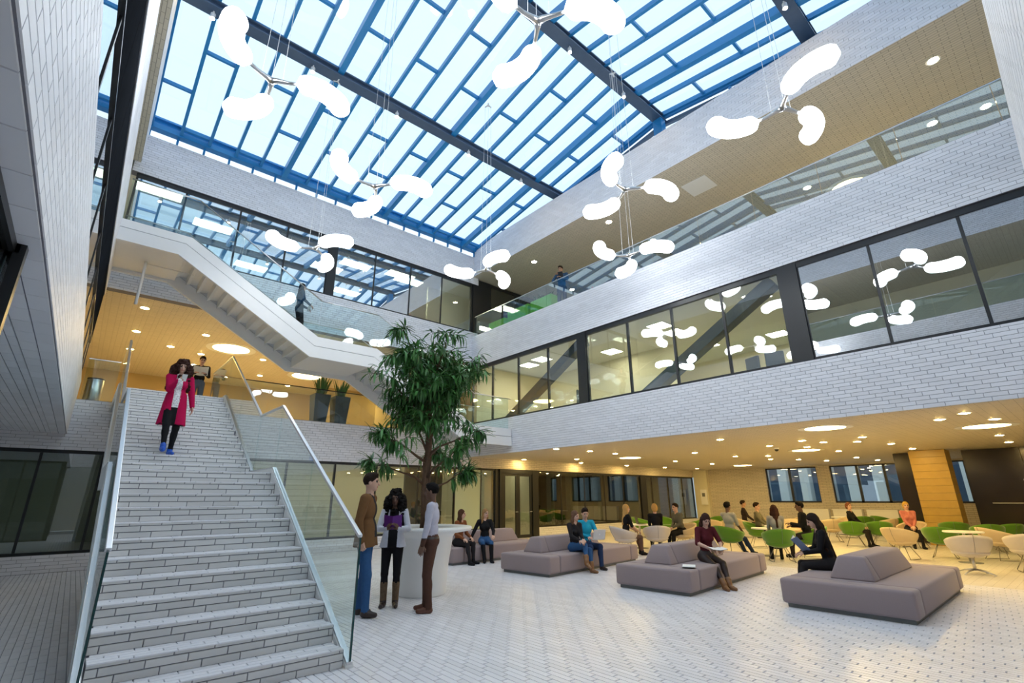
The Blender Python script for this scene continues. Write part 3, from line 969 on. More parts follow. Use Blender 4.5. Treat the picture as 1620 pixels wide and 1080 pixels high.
def sofa(label, loc, rz, L, D, bx0, bx1, by0, by1, cap=0.38):
    t = thing('lounge_sofa', label, 'sofa', (loc[0], loc[1], 0), math.radians(rz), 'taupe seating islands')
    MB().box(0.06, L - 0.06, 0.06, D - 0.06, 0, 0.055).build('plinth', PLINTH, t)
    for a, b in ((0, cap), (cap, L - cap), (L - cap, L)):
        soft_box(a + 0.002, b - 0.002, 0, D, 0.055, 0.40, 'seat_module', t)
    for a, b, sl0, sl1 in ((bx0, bx0 + 0.30, 0.12, 0), (bx0 + 0.30, bx1, 0, 0.12)):
        m = MB()
        i = 0.13
        m.add([(a, by0, 0.395), (b, by0, 0.395), (b, by1, 0.395), (a, by1, 0.395),
               (a + sl0, by0 + i, 0.72), (b - sl1, by0 + i, 0.72), (b - sl1, by1 - i, 0.72), (a + sl0, by1 - i, 0.72)],
              [(3, 2, 1, 0), (4, 5, 6, 7), (0, 1, 5, 4), (1, 2, 6, 5), (2, 3, 7, 6), (3, 0, 4, 7)])
        m.build('backrest', FAB, t, True, 0.035, 4)
    return t


sofa('taupe seating island with wedge back where a woman in black sits alone', (8.47, 1.90), 1, 3.57, 1.66, 0.50, 2.90, 0.52, 1.12)
sofa('taupe seating island with an open book left lying on its seat', (8.05, 4.83), 5, 3.70, 1.46, 0.45, 2.85, 0.55, 1.12)
sofa('taupe seating island where a couple look at a laptop', (7.75, 7.84), 7, 3.75, 1.42, 0.45, 2.90, 0.58, 1.14)
sofa('taupe seating island behind the tree table where two women talk', (7.30, 10.75), 4, 3.35, 1.45, 0.75, 2.95, 0.62, 1.18)

# ---------------------------------------------------------------- planter table and tree
TX, TY = 4.88, 8.12
WHITEP = pm('white_moulded_plastic', (0.86, 0.86, 0.84), 0.35, noise=(5, 0.01))
pt = thing('planter_table', 'round white standing table moulded around the indoor tree', 'planter', (TX, TY, 0))
MB().lathe([(0.41, 0.0), (0.42, 0.02), (0.46, 0.5), (0.52, 0.92), (0.56, 0.985), (0.84, 1.03), (0.86, 1.05), (0.86, 1.08), (0.84, 1.095), (0.55, 1.095), (0.53, 1.07), (0.52, 0.98)], 64).build('tub', WHITEP, pt, True)
MB().lathe([(0.515, 0.97), (0.515, 1.0), (0.3, 1.02)], 40).build('soil', pm('dark_soil', (0.035, 0.026, 0.02), 0.95, noise=(40, 0.4), bump=(60, 0.8)), pt)

BARK = pm('brown_bark', (0.13, 0.075, 0.045), 0.9, noise=(18, 0.35), bump=(35, 0.8))
LEAF = pm('green_leaf', (0.06, 0.19, 0.045), 0.36, island=0.55, noise=(3, 0.15))
tr = thing('indoor_tree', 'tall indoor fig tree with drooping narrow leaves growing from the white table', 'tree', (TX, TY, 1.02))
RT = random.Random(11)


def wob(p, s):
    return Vector((p[0] + RT.uniform(-s, s), p[1] + RT.uniform(-s, s), p[2] + RT.uniform(-s, s)))


stems = []
tb = MB()
tb.tube([(0, 0, -0.05), (0.015, 0.0, 0.5), (0.0, 0.02, 1.0), (0.02, 0.0, 1.5), (0, 0, 2.2), (0.03, 0.02, 2.9), (0.0, 0.0, 3.4)], [0.085, 0.07, 0.065, 0.06, 0.045, 0.028, 0.012], 10)
for j in range(4):
    a = 2 * PI * j / 4 + 0.4
    tb.tube([(0.05 * math.cos(a), 0.05 * math.sin(a), -0.05), (0.075 * math.cos(a), 0.07 * math.sin(a), 0.6), (0.06 * math.cos(a + 0.5), 0.06 * math.sin(a + 0.5), 1.3)], [0.03, 0.024, 0.02], 7)
tb.build('trunk', BARK, tr, True)
bb = MB()
nodes = []
for j in range(18):
    a = j * 2.399
    low = j < 6
    z0 = 0.62 + 0.14 * j if low else 1.35 + 0.115 * (j - 6)
    reach = (0.95 if low else 0.80 - 0.02 * abs(j - 11)) * RT.uniform(0.85, 1.1)
    p0 = Vector((0, 0, z0))
    pts = [p0]
    for k in range(1, 5):
        f = k / 4
        pts.append(wob((reach * f * math.cos(a), reach * f * math.sin(a), z0 + (0.45 if low else 1.05) * f ** 0.85), 0.04))
    bb.tube(pts, [0.03, 0.022, 0.016, 0.011, 0.006], 6)
    nodes += [(pts[k].lerp(pts[k + 1], t), pts[k + 1] - pts[k]) for k in range(2 if low else 1, 4) for t in ((0.2, 0.7) if low else (0.0, 0.33, 0.66))] + [(pts[4], pts[4] - pts[3])] * 3
for z in (2.5, 2.7, 2.9, 3.1, 3.25, 3.4):
    nodes += [(Vector((RT.uniform(-0.3, 0.3), RT.uniform(-0.3, 0.3), z - 0.1)), Vector((0, 0, 1))) for _ in range(6)]
twigs = []
for i in range(400):
    base, dr = nodes[RT.randrange(len(nodes))]
    a = RT.uniform(0, 2 * PI)
    up = RT.uniform(-0.6, 0.9)
    out = Vector((base.x, base.y, 0))
    out = out.normalized() if out.length > 0.05 else Vector((math.cos(a), math.sin(a), 0))
    d = (out * 0.55 + Vector((math.cos(a), math.sin(a), up))).normalized()
    ln = RT.uniform(0.28, 0.5)
    tip = base + d * ln + Vector((0, 0, -0.06))
    cz = tip.z - 2.35
    if (Vector((tip.x, tip.y, 0)).length / 1.28) ** 2 + (cz / 1.65) ** 2 > 1.0:
        tip = base.lerp(tip, 0.4)
    mid = base.lerp(tip, 0.5) + Vector((0, 0, 0.05))
    bb.tube([base, mid, tip], [0.006, 0.0045, 0.003], 4)
    twigs.append((base, mid, tip))
bb.build('branches', BARK, tr, True)
lv = MB()


def leaf_geo(mb, M, ln, w, droop):
    vs, fs = [], []
    prof = ((0, 0.10), (0.25, 0.9), (0.55, 1.0), (0.8, 0.6), (1.0, 0.02))
    for f, ww in prof:
        z = -droop * ln * f * f
        for s in (-1, 0, 1):
            vs.append(M @ Vector((s * w * ww / 2, ln * f, z + (0.16 * w if s else 0))))
    for i in range(4):
        o = i * 3
        fs += [(o, o + 1, o + 4, o + 3), (o + 1, o + 2, o + 5, o + 4)]
    mb.add(vs, fs)


protos = []
for ln, w, dr in ((0.21, 0.044, 0.35), (0.18, 0.040, 0.6), (0.24, 0.046, 0.5)):
    q = MB()
    leaf_geo(q, Matrix.Identity(4), ln, w, dr)
    protos.append((q.mesh('leaf', LEAF, True), ln, w, dr))
nl = 0
cand = []
for base, mid, tip in twigs:
    for k in range(13):
        f = 0.15 + 0.85 * k / 12
        p = (base.lerp(mid, f * 2) if f < 0.5 else mid.lerp(tip, f * 2 - 1))
        d = (tip - base).normalized()
        a = k * 2.4 + RT.uniform(-0.5, 0.5)
        sd = d.orthogonal().normalized()
        sd2 = d.cross(sd)
        ld = (d * RT.uniform(0.3, 0.9) + sd * math.cos(a) + sd2 * math.sin(a) + Vector((0, 0, RT.uniform(-0.9, -0.1)))).normalized()
        xx = ld.cross(Vector((0, 0, 1)))
        xx = xx.normalized() if xx.length > 1e-3 else Vector((1, 0, 0))
        zz = xx.cross(ld)
        M = Matrix(((xx.x, ld.x, zz.x, p.x), (xx.y, ld.y, zz.y, p.y), (xx.z, ld.z, zz.z, p.z), (0, 0, 0, 1)))
        toward = (Vector((-TX, -TY, 0)).normalized()).dot(p)
        cand.append((-toward + RT.uniform(0, 0.6), M, RT.randrange(3)))
cand.sort(key=lambda c: c[0])
for i, (q, M, k) in enumerate(cand):
    if i < 300:
        o = link('leaf', protos[k][0], tr)
        o.matrix_local = M
    else:
        leaf_geo(lv, M, *protos[k][1:])
o = lv.build('leaves', LEAF, tr, True)
o['kind'] = 'stuff'

# ---------------------------------------------------------------- café chairs and tables
GREEN = pm('green_felt', (0.085, 0.23, 0.010), 0.85, noise=(30, 0.08), sheen=0.3)
CREAMF = pm('cream_leather', (0.62, 0.50, 0.33), 0.55, noise=(15, 0.05))
WHITEF = pm('off_white_leather', (0.62, 0.57, 0.53), 0.5, noise=(15, 0.04))
REDF = pm('red_felt', (0.45, 0.04, 0.03), 0.8, noise=(30, 0.08))
WIRE = pm('dark_chrome_wire', (0.30, 0.29, 0.27), 0.3, metal=1.0, noise=(20, 0.05))


def tub_chair(mat, swivel=False):
    t = thing('tub_chair', 'x', 'chair')
    nth, nt = 30, 8
    ang = [math.radians(-128 + 256 * i / nth) for i in range(nth + 1)]

    def pt(th, f, inner):
        at = abs(th)
        zr_ = 0.80 - 0.13 * (1 - math.cos(min(at, PI / 2))) - 0.10 * max(0, at - PI / 2)
        r = 0.13 + 0.255 * math.sin(f * PI / 2) ** 0.75
        z = 0.33 + (zr_ - 0.33) * f ** 1.15
        if inner:
            r = max(r - 0.045, 0.02)
            z = max(z, 0.37) - (0.012 if f > 0.95 else 0)
        lean = -0.05 * f * math.cos(th)
        return (r * 1.04 * math.sin(th), -r * math.cos(th) + lean, z)
    vs, fs = [], []
    for th in ang:
        ring = [pt(th, j / nt, False) for j in range(nt + 1)] + [pt(th, j / nt, True) for j in range(nt, -1, -1)]
        vs += ring
    w = 2 * (nt + 1)
    for i in range(nth):
        for j in range(w):
            fs.append((i * w + j, (i + 1) * w + j, (i + 1) * w + (j + 1) % w, i * w + (j + 1) % w))
    fs.append(tuple(range(w)))
    fs.append(tuple(nth * w + j for j in range(w - 1, -1, -1)))
    shl_ = MB().add(vs, fs).build('shell', mat, t, True)
    MB().lathe([(0.12, 0.325), (0.20, 0.35), (0.30, 0.39), (0.325, 0.425), (0.31, 0.455), (0.25, 0.468), (0.02, 0.472)], 28, (0, 0.03, 0)).build('seat_cushion', mat, t, True)
    sm = MB().tube([Vector(pt(0, j / 6, False)) + Vector((0, -0.004, 0)) for j in range(7)], 0.004, 5).build('seam', PLINTH, shl_)
    if swivel:
        b = MB().tube([(0, 0, 0.07), (0, 0, 0.34)], 0.03, 12)
        for i in range(4):
            a = PI / 4 + PI / 2 * i
            b.tube([(0, 0, 0.10), (0.2 * math.cos(a), 0.2 * math.sin(a), 0.07), (0.34 * math.cos(a), 0.34 * math.sin(a), 0.02)], [0.022, 0.017, 0.012], 8)
            b.lathe([(0.02, 0.0), (0.022, 0.012), (0.014, 0.024)], 10, (0.34 * math.cos(a), 0.34 * math.sin(a), 0))
        b.build('swivel_base', STEEL, t, True)
    else:
        for s in (-1, 1):
            b = MB().tube([(s * 0.10, 0.12, 0.35), (s * 0.25, 0.27, 0.012), (s * 0.27, 0.0, 0.012), (s * 0.25, -0.27, 0.012), (s * 0.10, -0.12, 0.35)], 0.009, 6)
            b.build('wire_leg', WIRE, t, True)
        MB().tube([(-0.10, 0.12, 0.35), (0.10, 0.12, 0.35)], 0.009, 6).tube([(-0.10, -0.12, 0.35), (0.10, -0.12, 0.35)], 0.009, 6).build('cross_wire', WIRE, t)
    return t


PROTO = {}


def chair(kind, px, py, face, label, group, swivel=False, pos=None):
    k = (kind, swivel)
    p = pos if pos is not None else on_floor(px, py)
    if k not in PROTO:
        PROTO[k] = tub_chair({'g': GREEN, 'c': CREAMF, 'w': WHITEF, 'r': REDF}[kind], swivel)
        o = PROTO[k]
    else:
        o = dup(PROTO[k])
    o.location = (p[0], p[1], p[2] if pos is not None else 0)
    o.rotation_euler = (0, 0, math.radians(face) - PI / 2)
    tag(o, label, 'chair')
    if group:
        o['group'] = group
    elif 'group' in o:
        del o['group']
    return o


GG, GC = 'unoccupied green tub chairs across the café', 'unoccupied cream tub chairs across the café'
LG, LC = 'empty green felt tub chair standing deeper in the café', 'empty cream tub chair standing deeper in the café'
chair('w', 1545, 908, 22, 'empty off-white tub chair on a four-star swivel base beside the front sofa', None, True)
chair('c', 1432, 884, -12, 'empty cream tub chair with wire legs between green and white chairs by the front sofa', None)
chair('g', 1497, 882, 5, 'empty green tub chair right behind the off-white swivel chair', None)
chair('c', 1590, 886, -50, 'empty cream tub chair turned sideways beyond the white swivel chair', None)
chair('w', 1640, 905, 15, 'empty off-white tub chair with wire legs beside the sideways cream chair', None)
CH = {}
CH['P17'] = chair('g', 1158, 878, -15, 'green tub chair with the man in a light grey T-shirt', None)
CH['P20'] = chair('g', 1238, 888, 35, 'green tub chair with the long-haired woman, its back turned outward', None)
CH['P21'] = chair('g', 1288, 882, 120, 'green tub chair with the man in a black jacket', None)
CH['P22'] = chair('g', 1355, 864, 15, 'green tub chair with the dark-clothed person resting one arm', None)
chair('g', 1397, 864, 20, 'empty green tub chair between the cream chair and the resting person', None)
CH['P14'] = chair('w', 990, 878, -30, 'off-white tub chair with the blonde woman in a black dress', None)
CH['P15'] = chair('w', 1042, 876, 40, 'off-white tub chair with the short-haired blonde woman, its back turned outward', None)
CH['P16'] = chair('c', 1084, 870, 160, 'cream tub chair with the person in sunglasses', None)
chair('g', 1018, 850, -70, 'bright green tub chair behind the laptop table', None)
chair('g', 1054, 848, -110, 'green tub chair between the two people at the laptop table', None)
CH['P19'] = chair('g', 1203, 866, -80, 'green tub chair with the person in an olive top', None)
CH['P18'] = chair('c', 1180, 850, -60, 'cream tub chair with the young man in a dark vest', None)
CH['P23'] = chair('c', 1450, 866, 165, 'cream tub chair with the blonde woman in a pink blouse', None)
for px, py, f in ((1105, 852, 110), (1518, 866, 10), (1572, 874, 20), (1602, 872, 40), (1371, 848, 20), (1402, 847, -30), (1436, 850, 150), (1140, 846, 40)):
    chair('g', px, py, f, LG, GG)
for px, py, f in ((1128, 857, 20), (1258, 858, 200), (1320, 857, 30), (1275, 847, 170), (1407, 856, 60), (1340, 850, 150), (1150, 853, 90), (1225, 848, 40)):
    chair('c', px, py, f, LC, GC)
chair('r', 0, 0, 200, 'red tub chair behind the level-two gallery glass', None, False, (12.55, 9.7, L2))
chair('r', 0, 0, -120, 'red tub chair in the level-two room behind the back glass', None, False, (8.6, 16.9, 8.02))


def make_table():
    t = thing('cafe_table', 'x', 'table')
    MB().lathe([(0.40, 0.70), (0.41, 0.71), (0.41, 0.725), (0.40, 0.735)], 40).build('table_top', WHITEP, t)
    MB().lathe([(0.03, 0.02), (0.028, 0.35), (0.03, 0.70)], 12).build('column', STEEL, t, True)
    MB().lathe([(0.24, 0.0), (0.24, 0.012), (0.05, 0.03)], 32).build('base_plate', PLINTH, t)
    return t


tab0 = make_table()
TABLES = [((14.35, 10.25), 'round white café table with the open laptop'), ((15.15, 6.50), 'round white café table in the middle of the talking group'), ((17.2, 2.55), 'round white café table beyond the white swivel chair'),
          ((21.2, 8.5), None), ((25.6, 7.7), None)]
for i, (p, lb) in enumerate(TABLES):
    o = tab0 if i == 0 else dup(tab0)
    o.location = (p[0], p[1], 0)
    tag(o, lb or 'round white café table among empty chairs deeper in the café', 'table', None if lb else 'café tables among empty chairs')

# ---------------------------------------------------------------- far end of the café
wc = thing('wood_clad_column', 'square column clad in golden wood boards at the far end of the café', 'column', (22.3, 3.73, 0))
for k in range(13):
    MB().box(0, 0.9, -0.50, 0.50, 0.0 + k * 0.24, 0.234 + k * 0.24 if k < 12 else 3.11).build('board', SALMON, wc)
LOB = pm('dark_lobby_panel', (0.03, 0.022, 0.016), 0.18, noise=(1.2, 0.4))
lb = thing('dark_partition', 'dark glossy glazed partition beyond the wood column', 'partition', (23.4, -1.0, 0))
for y0, y1 in ((-3.0, -1.02), (-1.0, 0.98), (1.0, 2.48), (2.5, 3.95)):
    MB().box(0, 0.12, y0, y1, 0.0, 3.11).build('partition_panel', LOB, lb)
MB().tube([(-0.06, -2.8, 1.35), (-0.06, 3.5, 1.35)], 0.02, 8).build('push_rail', STEEL, lb)
for y in (2.42, 2.58):
    MB().tube([(-0.06, y, 1.0), (-0.06, y, 2.1)], 0.018, 8).build('door_pull', STEEL, lb)
tag(box_obj('dark_panel', (23.3, 23.5, 4.3, 4.9, 0, 3.11), LOB), 'narrow dark panel beside the wood-clad column', 'panel')
for k, y in enumerate((6.2, 7.6, 9.0)):
    r = thing('radiator_cover', 'low white radiator cover under the far café windows', 'radiator', (28.3, y, 0), 0, 'radiator covers under the café windows')
    MB().box(0, 0.28, 0.05, 1.25, 0.08, 0.95).build('casing', WHITEP, r)
    MB().box(-0.01, 0.28, 0.03, 1.27, 0.95, 0.99).build('top_board', WHITEP, r)
    MB().box(0.04, 0.26, 0.1, 1.2, 0.0, 0.08).build('foot', PLINTH, r)
nb = thing('notice_box', 'white wall box with small dark switches on the pale pier', 'box', (28.28, 15.45, 1.15))
MB().box(-0.06, 0.0, -0.2, 0.2, 0, 0.85).build('casing', WHITEP, nb)
MB().box(-0.07, -0.058, -0.08, 0.10, 0.45, 0.65).build('switch_plate', PLINTH, nb)

# ---------------------------------------------------------------- mezzanine and level two furnishings
bn = thing('steel_bin', 'brushed steel bin standing at the mezzanine edge by the stair head', 'bin', (-0.18, 16.55, L1 + 0.003))
MB().lathe([(0.17, 0.0), (0.18, 0.02), (0.18, 0.60), (0.17, 0.62)], 28).build('body', STEEL, bn, True)
MB().lathe([(0.183, 0.60), (0.186, 0.63), (0.12, 0.635)], 28).build('rim', BLACKM, bn, True)
SLATE = pm('slate_planter', (0.045, 0.06, 0.075), 0.5, noise=(6, 0.15))
BLADE = pm('dark_green_blade', (0.05, 0.13, 0.03), 0.45, noise=(8, 0.3))
for i, x in enumerate((5.72, 6.42)):
    t = thing('tall_planter', ('tall slate planter box with stiff upright leaves, next to the glass rail joint', 'second tall slate planter box with stiff upright leaves, nearer the tree')[i], 'planter', (x, 16.75, L1))
    m = MB()
    m.add([(-0.2, -0.2, 0), (0.2, -0.2, 0), (0.2, 0.2, 0), (-0.2, 0.2, 0), (-0.27, -0.27, 1.0), (0.27, -0.27, 1.0), (0.27, 0.27, 1.0), (-0.27, 0.27, 1.0)],
          [(3, 2, 1, 0), (4, 5, 6, 7), (0, 1, 5, 4), (1, 2, 6, 5), (2, 3, 7, 6), (3, 0, 4, 7)])
    m.build('pot', SLATE, t)
    RB = random.Random(i)
    for k in range(34):
        a, r0 = RB.uniform(0, 2 * PI), RB.uniform(0.02, 0.16)
        sp_ = RB.uniform(0.05, 0.32)
        h = RB.uniform(0.5, 0.8)
        d = Vector((math.cos(a), math.sin(a), 0))
        e = Vector((-math.sin(a), math.cos(a), 0)) * 0.026
        c0 = d * r0 + Vector((0, 0, 0.98))
        c1 = d * (r0 + sp_ * 0.5) + Vector((0, 0, 0.98 + h * 0.6))
        c2 = d * (r0 + sp_) + Vector((0, 0, 0.98 + h))
        n = d * 0.006
        MB().add([c0 - e, c0 + e, c1 + e * 1.1, c2, c1 - e * 1.1, c0 + n, c1 + n], [(0, 1, 2, 4), (4, 2, 3), (0, 5, 6, 4), (5, 1, 2, 6), (6, 2, 3), (4, 6, 3)]).build('leaf', BLADE, t)
LIME = pm('lime_planter', (0.20, 0.66, 0.05), 0.5, noise=(5, 0.08))
for i, (y0, y1) in enumerate(((14.55, 15.6), (13.1, 14.35), (11.8, 12.95))):
    t = thing('lime_planter_box', ('lime green planter box nearest the dark corner glazing on level two', 'lime green planter box between its two neighbours on level two', 'lime green planter box with dark foliage beside the man on level two')[i], 'planter', (12.35, (y0 + y1) / 2, L2 + 0.006))
    h = (0.78, 0.95, 0.95)[i]
    MB().box(-0.25, 0.25, y0 - (y0 + y1) / 2, y1 - (y0 + y1) / 2, 0, h).build('trough', LIME, t, bevel=0.02)
    if i == 2:
        RB = random.Random(5)
        for k in range(60):
            c = Vector((RB.uniform(-0.2, 0.2), RB.uniform(-0.5, 0.5), h))
            a = RB.uniform(0, 2 * PI)
            M = Matrix.Translation(c) @ Matrix.Rotation(a, 4, 'Z') @ Matrix.Rotation(RB.uniform(0.5, 1.3), 4, 'X')
            q = MB()
            leaf_geo(q, M, RB.uniform(0.15, 0.26), 0.05, 0.4)
            q.build('leaf', BLADE, t, True)


def office_chair(loc, rz, label):
    t = thing('office_chair', label, 'chair', loc, rz)
    m = pm('slate_blue_fabric', (0.05, 0.085, 0.11), 0.8, noise=(30, 0.08))
    MB().box(-0.24, 0.24, -0.24, 0.24, 0.44, 0.52).build('seat', m, t, bevel=0.03)
    MB().box(-0.22, 0.22, -0.29, -0.22, 0.60, 1.15).build('backrest', m, t, bevel=0.03)
    MB().tube([(0, -0.2, 0.46), (0, -0.3, 0.55), (0, -0.29, 0.75)], 0.02, 8).build('back_bar', BLACKM, t)
    MB().tube([(0, 0, 0.08), (0, 0, 0.45)], 0.025, 10).build('gas_column', BLACKM, t)
    b = MB()
    for i in range(5):
        a = 2 * PI * i / 5
        b.tube([(0, 0, 0.09), (0.3 * math.cos(a), 0.3 * math.sin(a), 0.05)], 0.018, 6).lathe([(0.025, 0.0), (0.028, 0.025), (0.02, 0.05)], 8, (0.3 * math.cos(a), 0.3 * math.sin(a), 0))
    b.build('star_base', BLACKM, t)
    return t


office_chair((12.45, 11.3, L1 + 0.006), 0.5, 'slate blue office chair behind level-one glass beside the first black column')
office_chair((12.6, 4.55, L1 + 0.006), 2.0, 'slate blue office chair behind level-one glass close to the second black column')
office_chair((12.7, 5.35, L1 + 0.006), 1.2, 'slate blue office chair behind level-one glass a little apart from the second black column')
# ---------------------------------------------------------------- people: one continuous skin grown from smooth-blended limbs
def V3(*a):
    return np.array(a, float)


def nrm(v):
    v = np.asarray(v, float)
    return v / max(np.linalg.norm(v), 1e-9)


class Sdf:
    def __init__(s):
        s.p = []

    def cone(s, a, b, r1, r2, mi, k=0.02):
        s.p.append(('c', np.asarray(a, float), np.asarray(b, float), r1, r2, mi, k))

    def ell(s, c, r, mi, R=None, k=0.025):
        s.p.append(('e', np.asarray(c, float), np.asarray(r, float), np.eye(3) if R is None else R, 0, mi, k))

    def cut(s, c, r, R=None):
        s.p.append(('x', np.asarray(c, float), np.asarray(r, float), np.eye(3) if R is None else R, 0, 0, 0.01))

    def mesh(s, h, noise=0.0, seed=0):
        lo, hi = np.full(3, 1e9), np.full(3, -1e9)
        bx = []
        for p in s.p:
            if p[0] == 'c':
                r = max(p[3], p[4])
                a, b = np.minimum(p[1], p[2]) - r, np.maximum(p[1], p[2]) + r
            else:
                r = max(p[2])
                a, b = p[1] - r, p[1] + r
            bx.append((a, b))
            if p[0] != 'x':
                lo, hi = np.minimum(lo, a), np.maximum(hi, b)
        lo, hi = lo - 3 * h - noise, hi + 3 * h + noise
        n = np.ceil((hi - lo) / h).astype(int) + 1
        ax = [lo[i] + h * np.arange(n[i]) for i in range(3)]
        D = np.full(n, 0.08, np.float32)
        B = np.full(n, 9.0, np.float32)
        M = np.zeros(n, np.int16)
        for p, (a, b) in zip(s.p, bx):
            m = 0.05
            i0 = np.clip(((a - m - lo) / h).astype(int), 0, n - 1)
            i1 = np.clip(((b + m - lo) / h).astype(int) + 2, 1, n)
            sl = tuple(slice(i0[i], i1[i]) for i in range(3))
            X, Y, Z = np.meshgrid(ax[0][sl[0]], ax[1][sl[1]], ax[2][sl[2]], indexing='ij')
            if p[0] == 'c':
                ab = p[2] - p[1]
                t = np.clip(((X - p[1][0]) * ab[0] + (Y - p[1][1]) * ab[1] + (Z - p[1][2]) * ab[2]) / max(ab @ ab, 1e-9), 0, 1)
                d = np.sqrt((X - p[1][0] - t * ab[0]) ** 2 + (Y - p[1][1] - t * ab[1]) ** 2 + (Z - p[1][2] - t * ab[2]) ** 2) - (p[3] + (p[4] - p[3]) * t)
            else:
                R = p[3]
                q = np.stack([X - p[1][0], Y - p[1][1], Z - p[1][2]], -1) @ R
                k0 = np.sqrt(((q / p[2]) ** 2).sum(-1)) + 1e-6
                k1 = np.sqrt(((q / p[2] ** 2) ** 2).sum(-1)) + 1e-6
                d = k0 * (k0 - 1) / k1
            d = d.astype(np.float32)
            Dv = D[sl]
            if p[0] == 'x':
                D[sl] = np.maximum(Dv, -d)
                B[sl][d < 0] = 9.0
                continue
            k = p[6]
            hh = np.clip(0.5 + 0.5 * (Dv - d) / k, 0, 1)
            D[sl] = Dv * (1 - hh) + d * hh - k * hh * (1 - hh)
            Bv, Mv = B[sl], M[sl]
            w = d < Bv
            Mv[w] = p[5]
            Bv[w] = d[w]
        if noise:
            X, Y, Z = np.meshgrid(*ax, indexing='ij')
            q = 2 * PI / 0.055
            D += (noise * (np.sin(q * X + 3 * np.sin(q * .37 * Z + seed)) * np.sin(q * Y + 2 * np.sin(q * .41 * X)) + 0.6 * np.sin(q * Z * 1.1 + 2 * np.sin(q * 0.5 * Y)))).astype(np.float32)
        return surf_nets(D, M, lo, h)


def surf_nets(D, M, lo, h):
    I = D < 0
    c = np.zeros(tuple(k - 1 for k in D.shape), np.int8)
    for dx in (0, 1):
        for dy in (0, 1):
            for dz in (0, 1):
                c += I[dx:D.shape[0] - 1 + dx, dy:D.shape[1] - 1 + dy, dz:D.shape[2] - 1 + dz]
    act = (c > 0) & (c < 8)
    idx = np.argwhere(act)
    vid = np.full(act.shape, -1, np.int64)
    vid[act] = np.arange(len(idx))
    pos = np.zeros((len(idx), 3))
    cnt = np.zeros(len(idx))
    corners = [(0, 0, 0), (1, 0, 0), (0, 1, 0), (1, 1, 0), (0, 0, 1), (1, 0, 1), (0, 1, 1), (1, 1, 1)]
    for a in range(8):
        for b in range(a + 1, 8):
            ca, cb = np.array(corners[a]), np.array(corners[b])
            if np.abs(ca - cb).sum() != 1:
                continue
            da = D[tuple((idx + ca).T)]
            db = D[tuple((idx + cb).T)]
            x = (da < 0) != (db < 0)
            t = np.where(x, da / np.where(np.abs(da - db) < 1e-9, 1e-9, da - db), 0)
            pos[x] += ca + t[x, None] * (cb - ca)
            cnt[x] += 1
    P = lo + h * (idx + pos / np.maximum(cnt, 1)[:, None])
    mv = M[tuple(np.minimum(np.round(idx + pos / np.maximum(cnt, 1)[:, None]).astype(int), np.array(M.shape) - 1).T)]
    F = []
    for a in range(3):
        b, g = (a + 1) % 3, (a + 2) % 3
        s0 = [slice(None)] * 3
        s1 = [slice(None)] * 3
        s0[a] = slice(0, -1)
        s1[a] = slice(1, None)
        ch = I[tuple(s0)] != I[tuple(s1)]
        e = np.argwhere(ch)
        e = e[(e[:, b] > 0) & (e[:, g] > 0) & (e[:, b] < D.shape[b] - 1) & (e[:, g] < D.shape[g] - 1)]
        ins = I[tuple(e.T)]
        q = []
        for ob, og in ((-1, -1), (0, -1), (0, 0), (-1, 0)):
            k = e.copy()
            k[:, b] += ob
            k[:, g] += og
            q.append(vid[tuple(k.T)])
        q = np.stack(q, 1)
        q[~ins] = q[~ins][:, ::-1]
        F.append(q)
    F = np.concatenate(F)
    F = F[(F >= 0).all(1)]
    return P, F, mv


def ik(root, target, l1, l2, pole):
    root, target = np.asarray(root, float), np.asarray(target, float)
    d = target - root
    L = np.linalg.norm(d)
    L2_ = min(L, (l1 + l2) * 0.998)
    u = d / max(L, 1e-9)
    a = (l1 * l1 - l2 * l2 + L2_ * L2_) / (2 * L2_)
    hgt = math.sqrt(max(l1 * l1 - a * a, 0))
    p = np.asarray(pole, float)
    p = p - u * (p @ u)
    p = nrm(p)
    return root + u * a + p * hgt, root + u * L2_


SK = {'light': (0.62, 0.38, 0.28), 'tan': (0.45, 0.26, 0.17), 'dark': (0.15, 0.078, 0.05)}


def cloth(name, col, rough=0.85, nz=0.12):
    return pm('cloth_' + name, col, rough, noise=(25, nz), bump=(60, 0.25))


def hand(S_, W, d, n, side, sk, curl=(0.35, 0.5), g=1.0):
    d, n = nrm(d), np.asarray(n, float)
    n = nrm(n - d * (n @ d))
    l = np.cross(d, n) * side
    for i in range(4):
        off = (i - 1.5) * 0.0205 * g
        K = W + d * (0.088 - 0.006 * abs(i - 1.2)) * g + l * off
        S_.cone(W + l * off * 0.6 + d * 0.01, K, 0.0165 * g, 0.0115 * g, sk, 0.012)
        c1, c2 = curl
        ln = (0.040, 0.046, 0.043, 0.034)[i] * g
        d1 = d * math.cos(c1) + n * math.sin(c1)
        d2 = d * math.cos(c1 + c2) + n * math.sin(c1 + c2)
        A = K + d1 * ln
        S_.cone(K, A, 0.0098 * g, 0.0088 * g, sk, 0.004)
        S_.cone(A, A + d2 * ln * 0.85, 0.0088 * g, 0.0072 * g, sk, 0.004)
    T0 = W + d * 0.022 * g - l * 0.022 * g
    T1 = T0 + nrm(d * 0.6 - l * 0.75 + n * 0.35) * 0.042 * g
    T2 = T1 + nrm(d * 0.85 - l * 0.15 + n * 0.55) * 0.036 * g
    S_.cone(T0, T1, 0.0145 * g, 0.0115 * g, sk, 0.01)
    S_.cone(T1, T2, 0.0110 * g, 0.0085 * g, sk, 0.004)


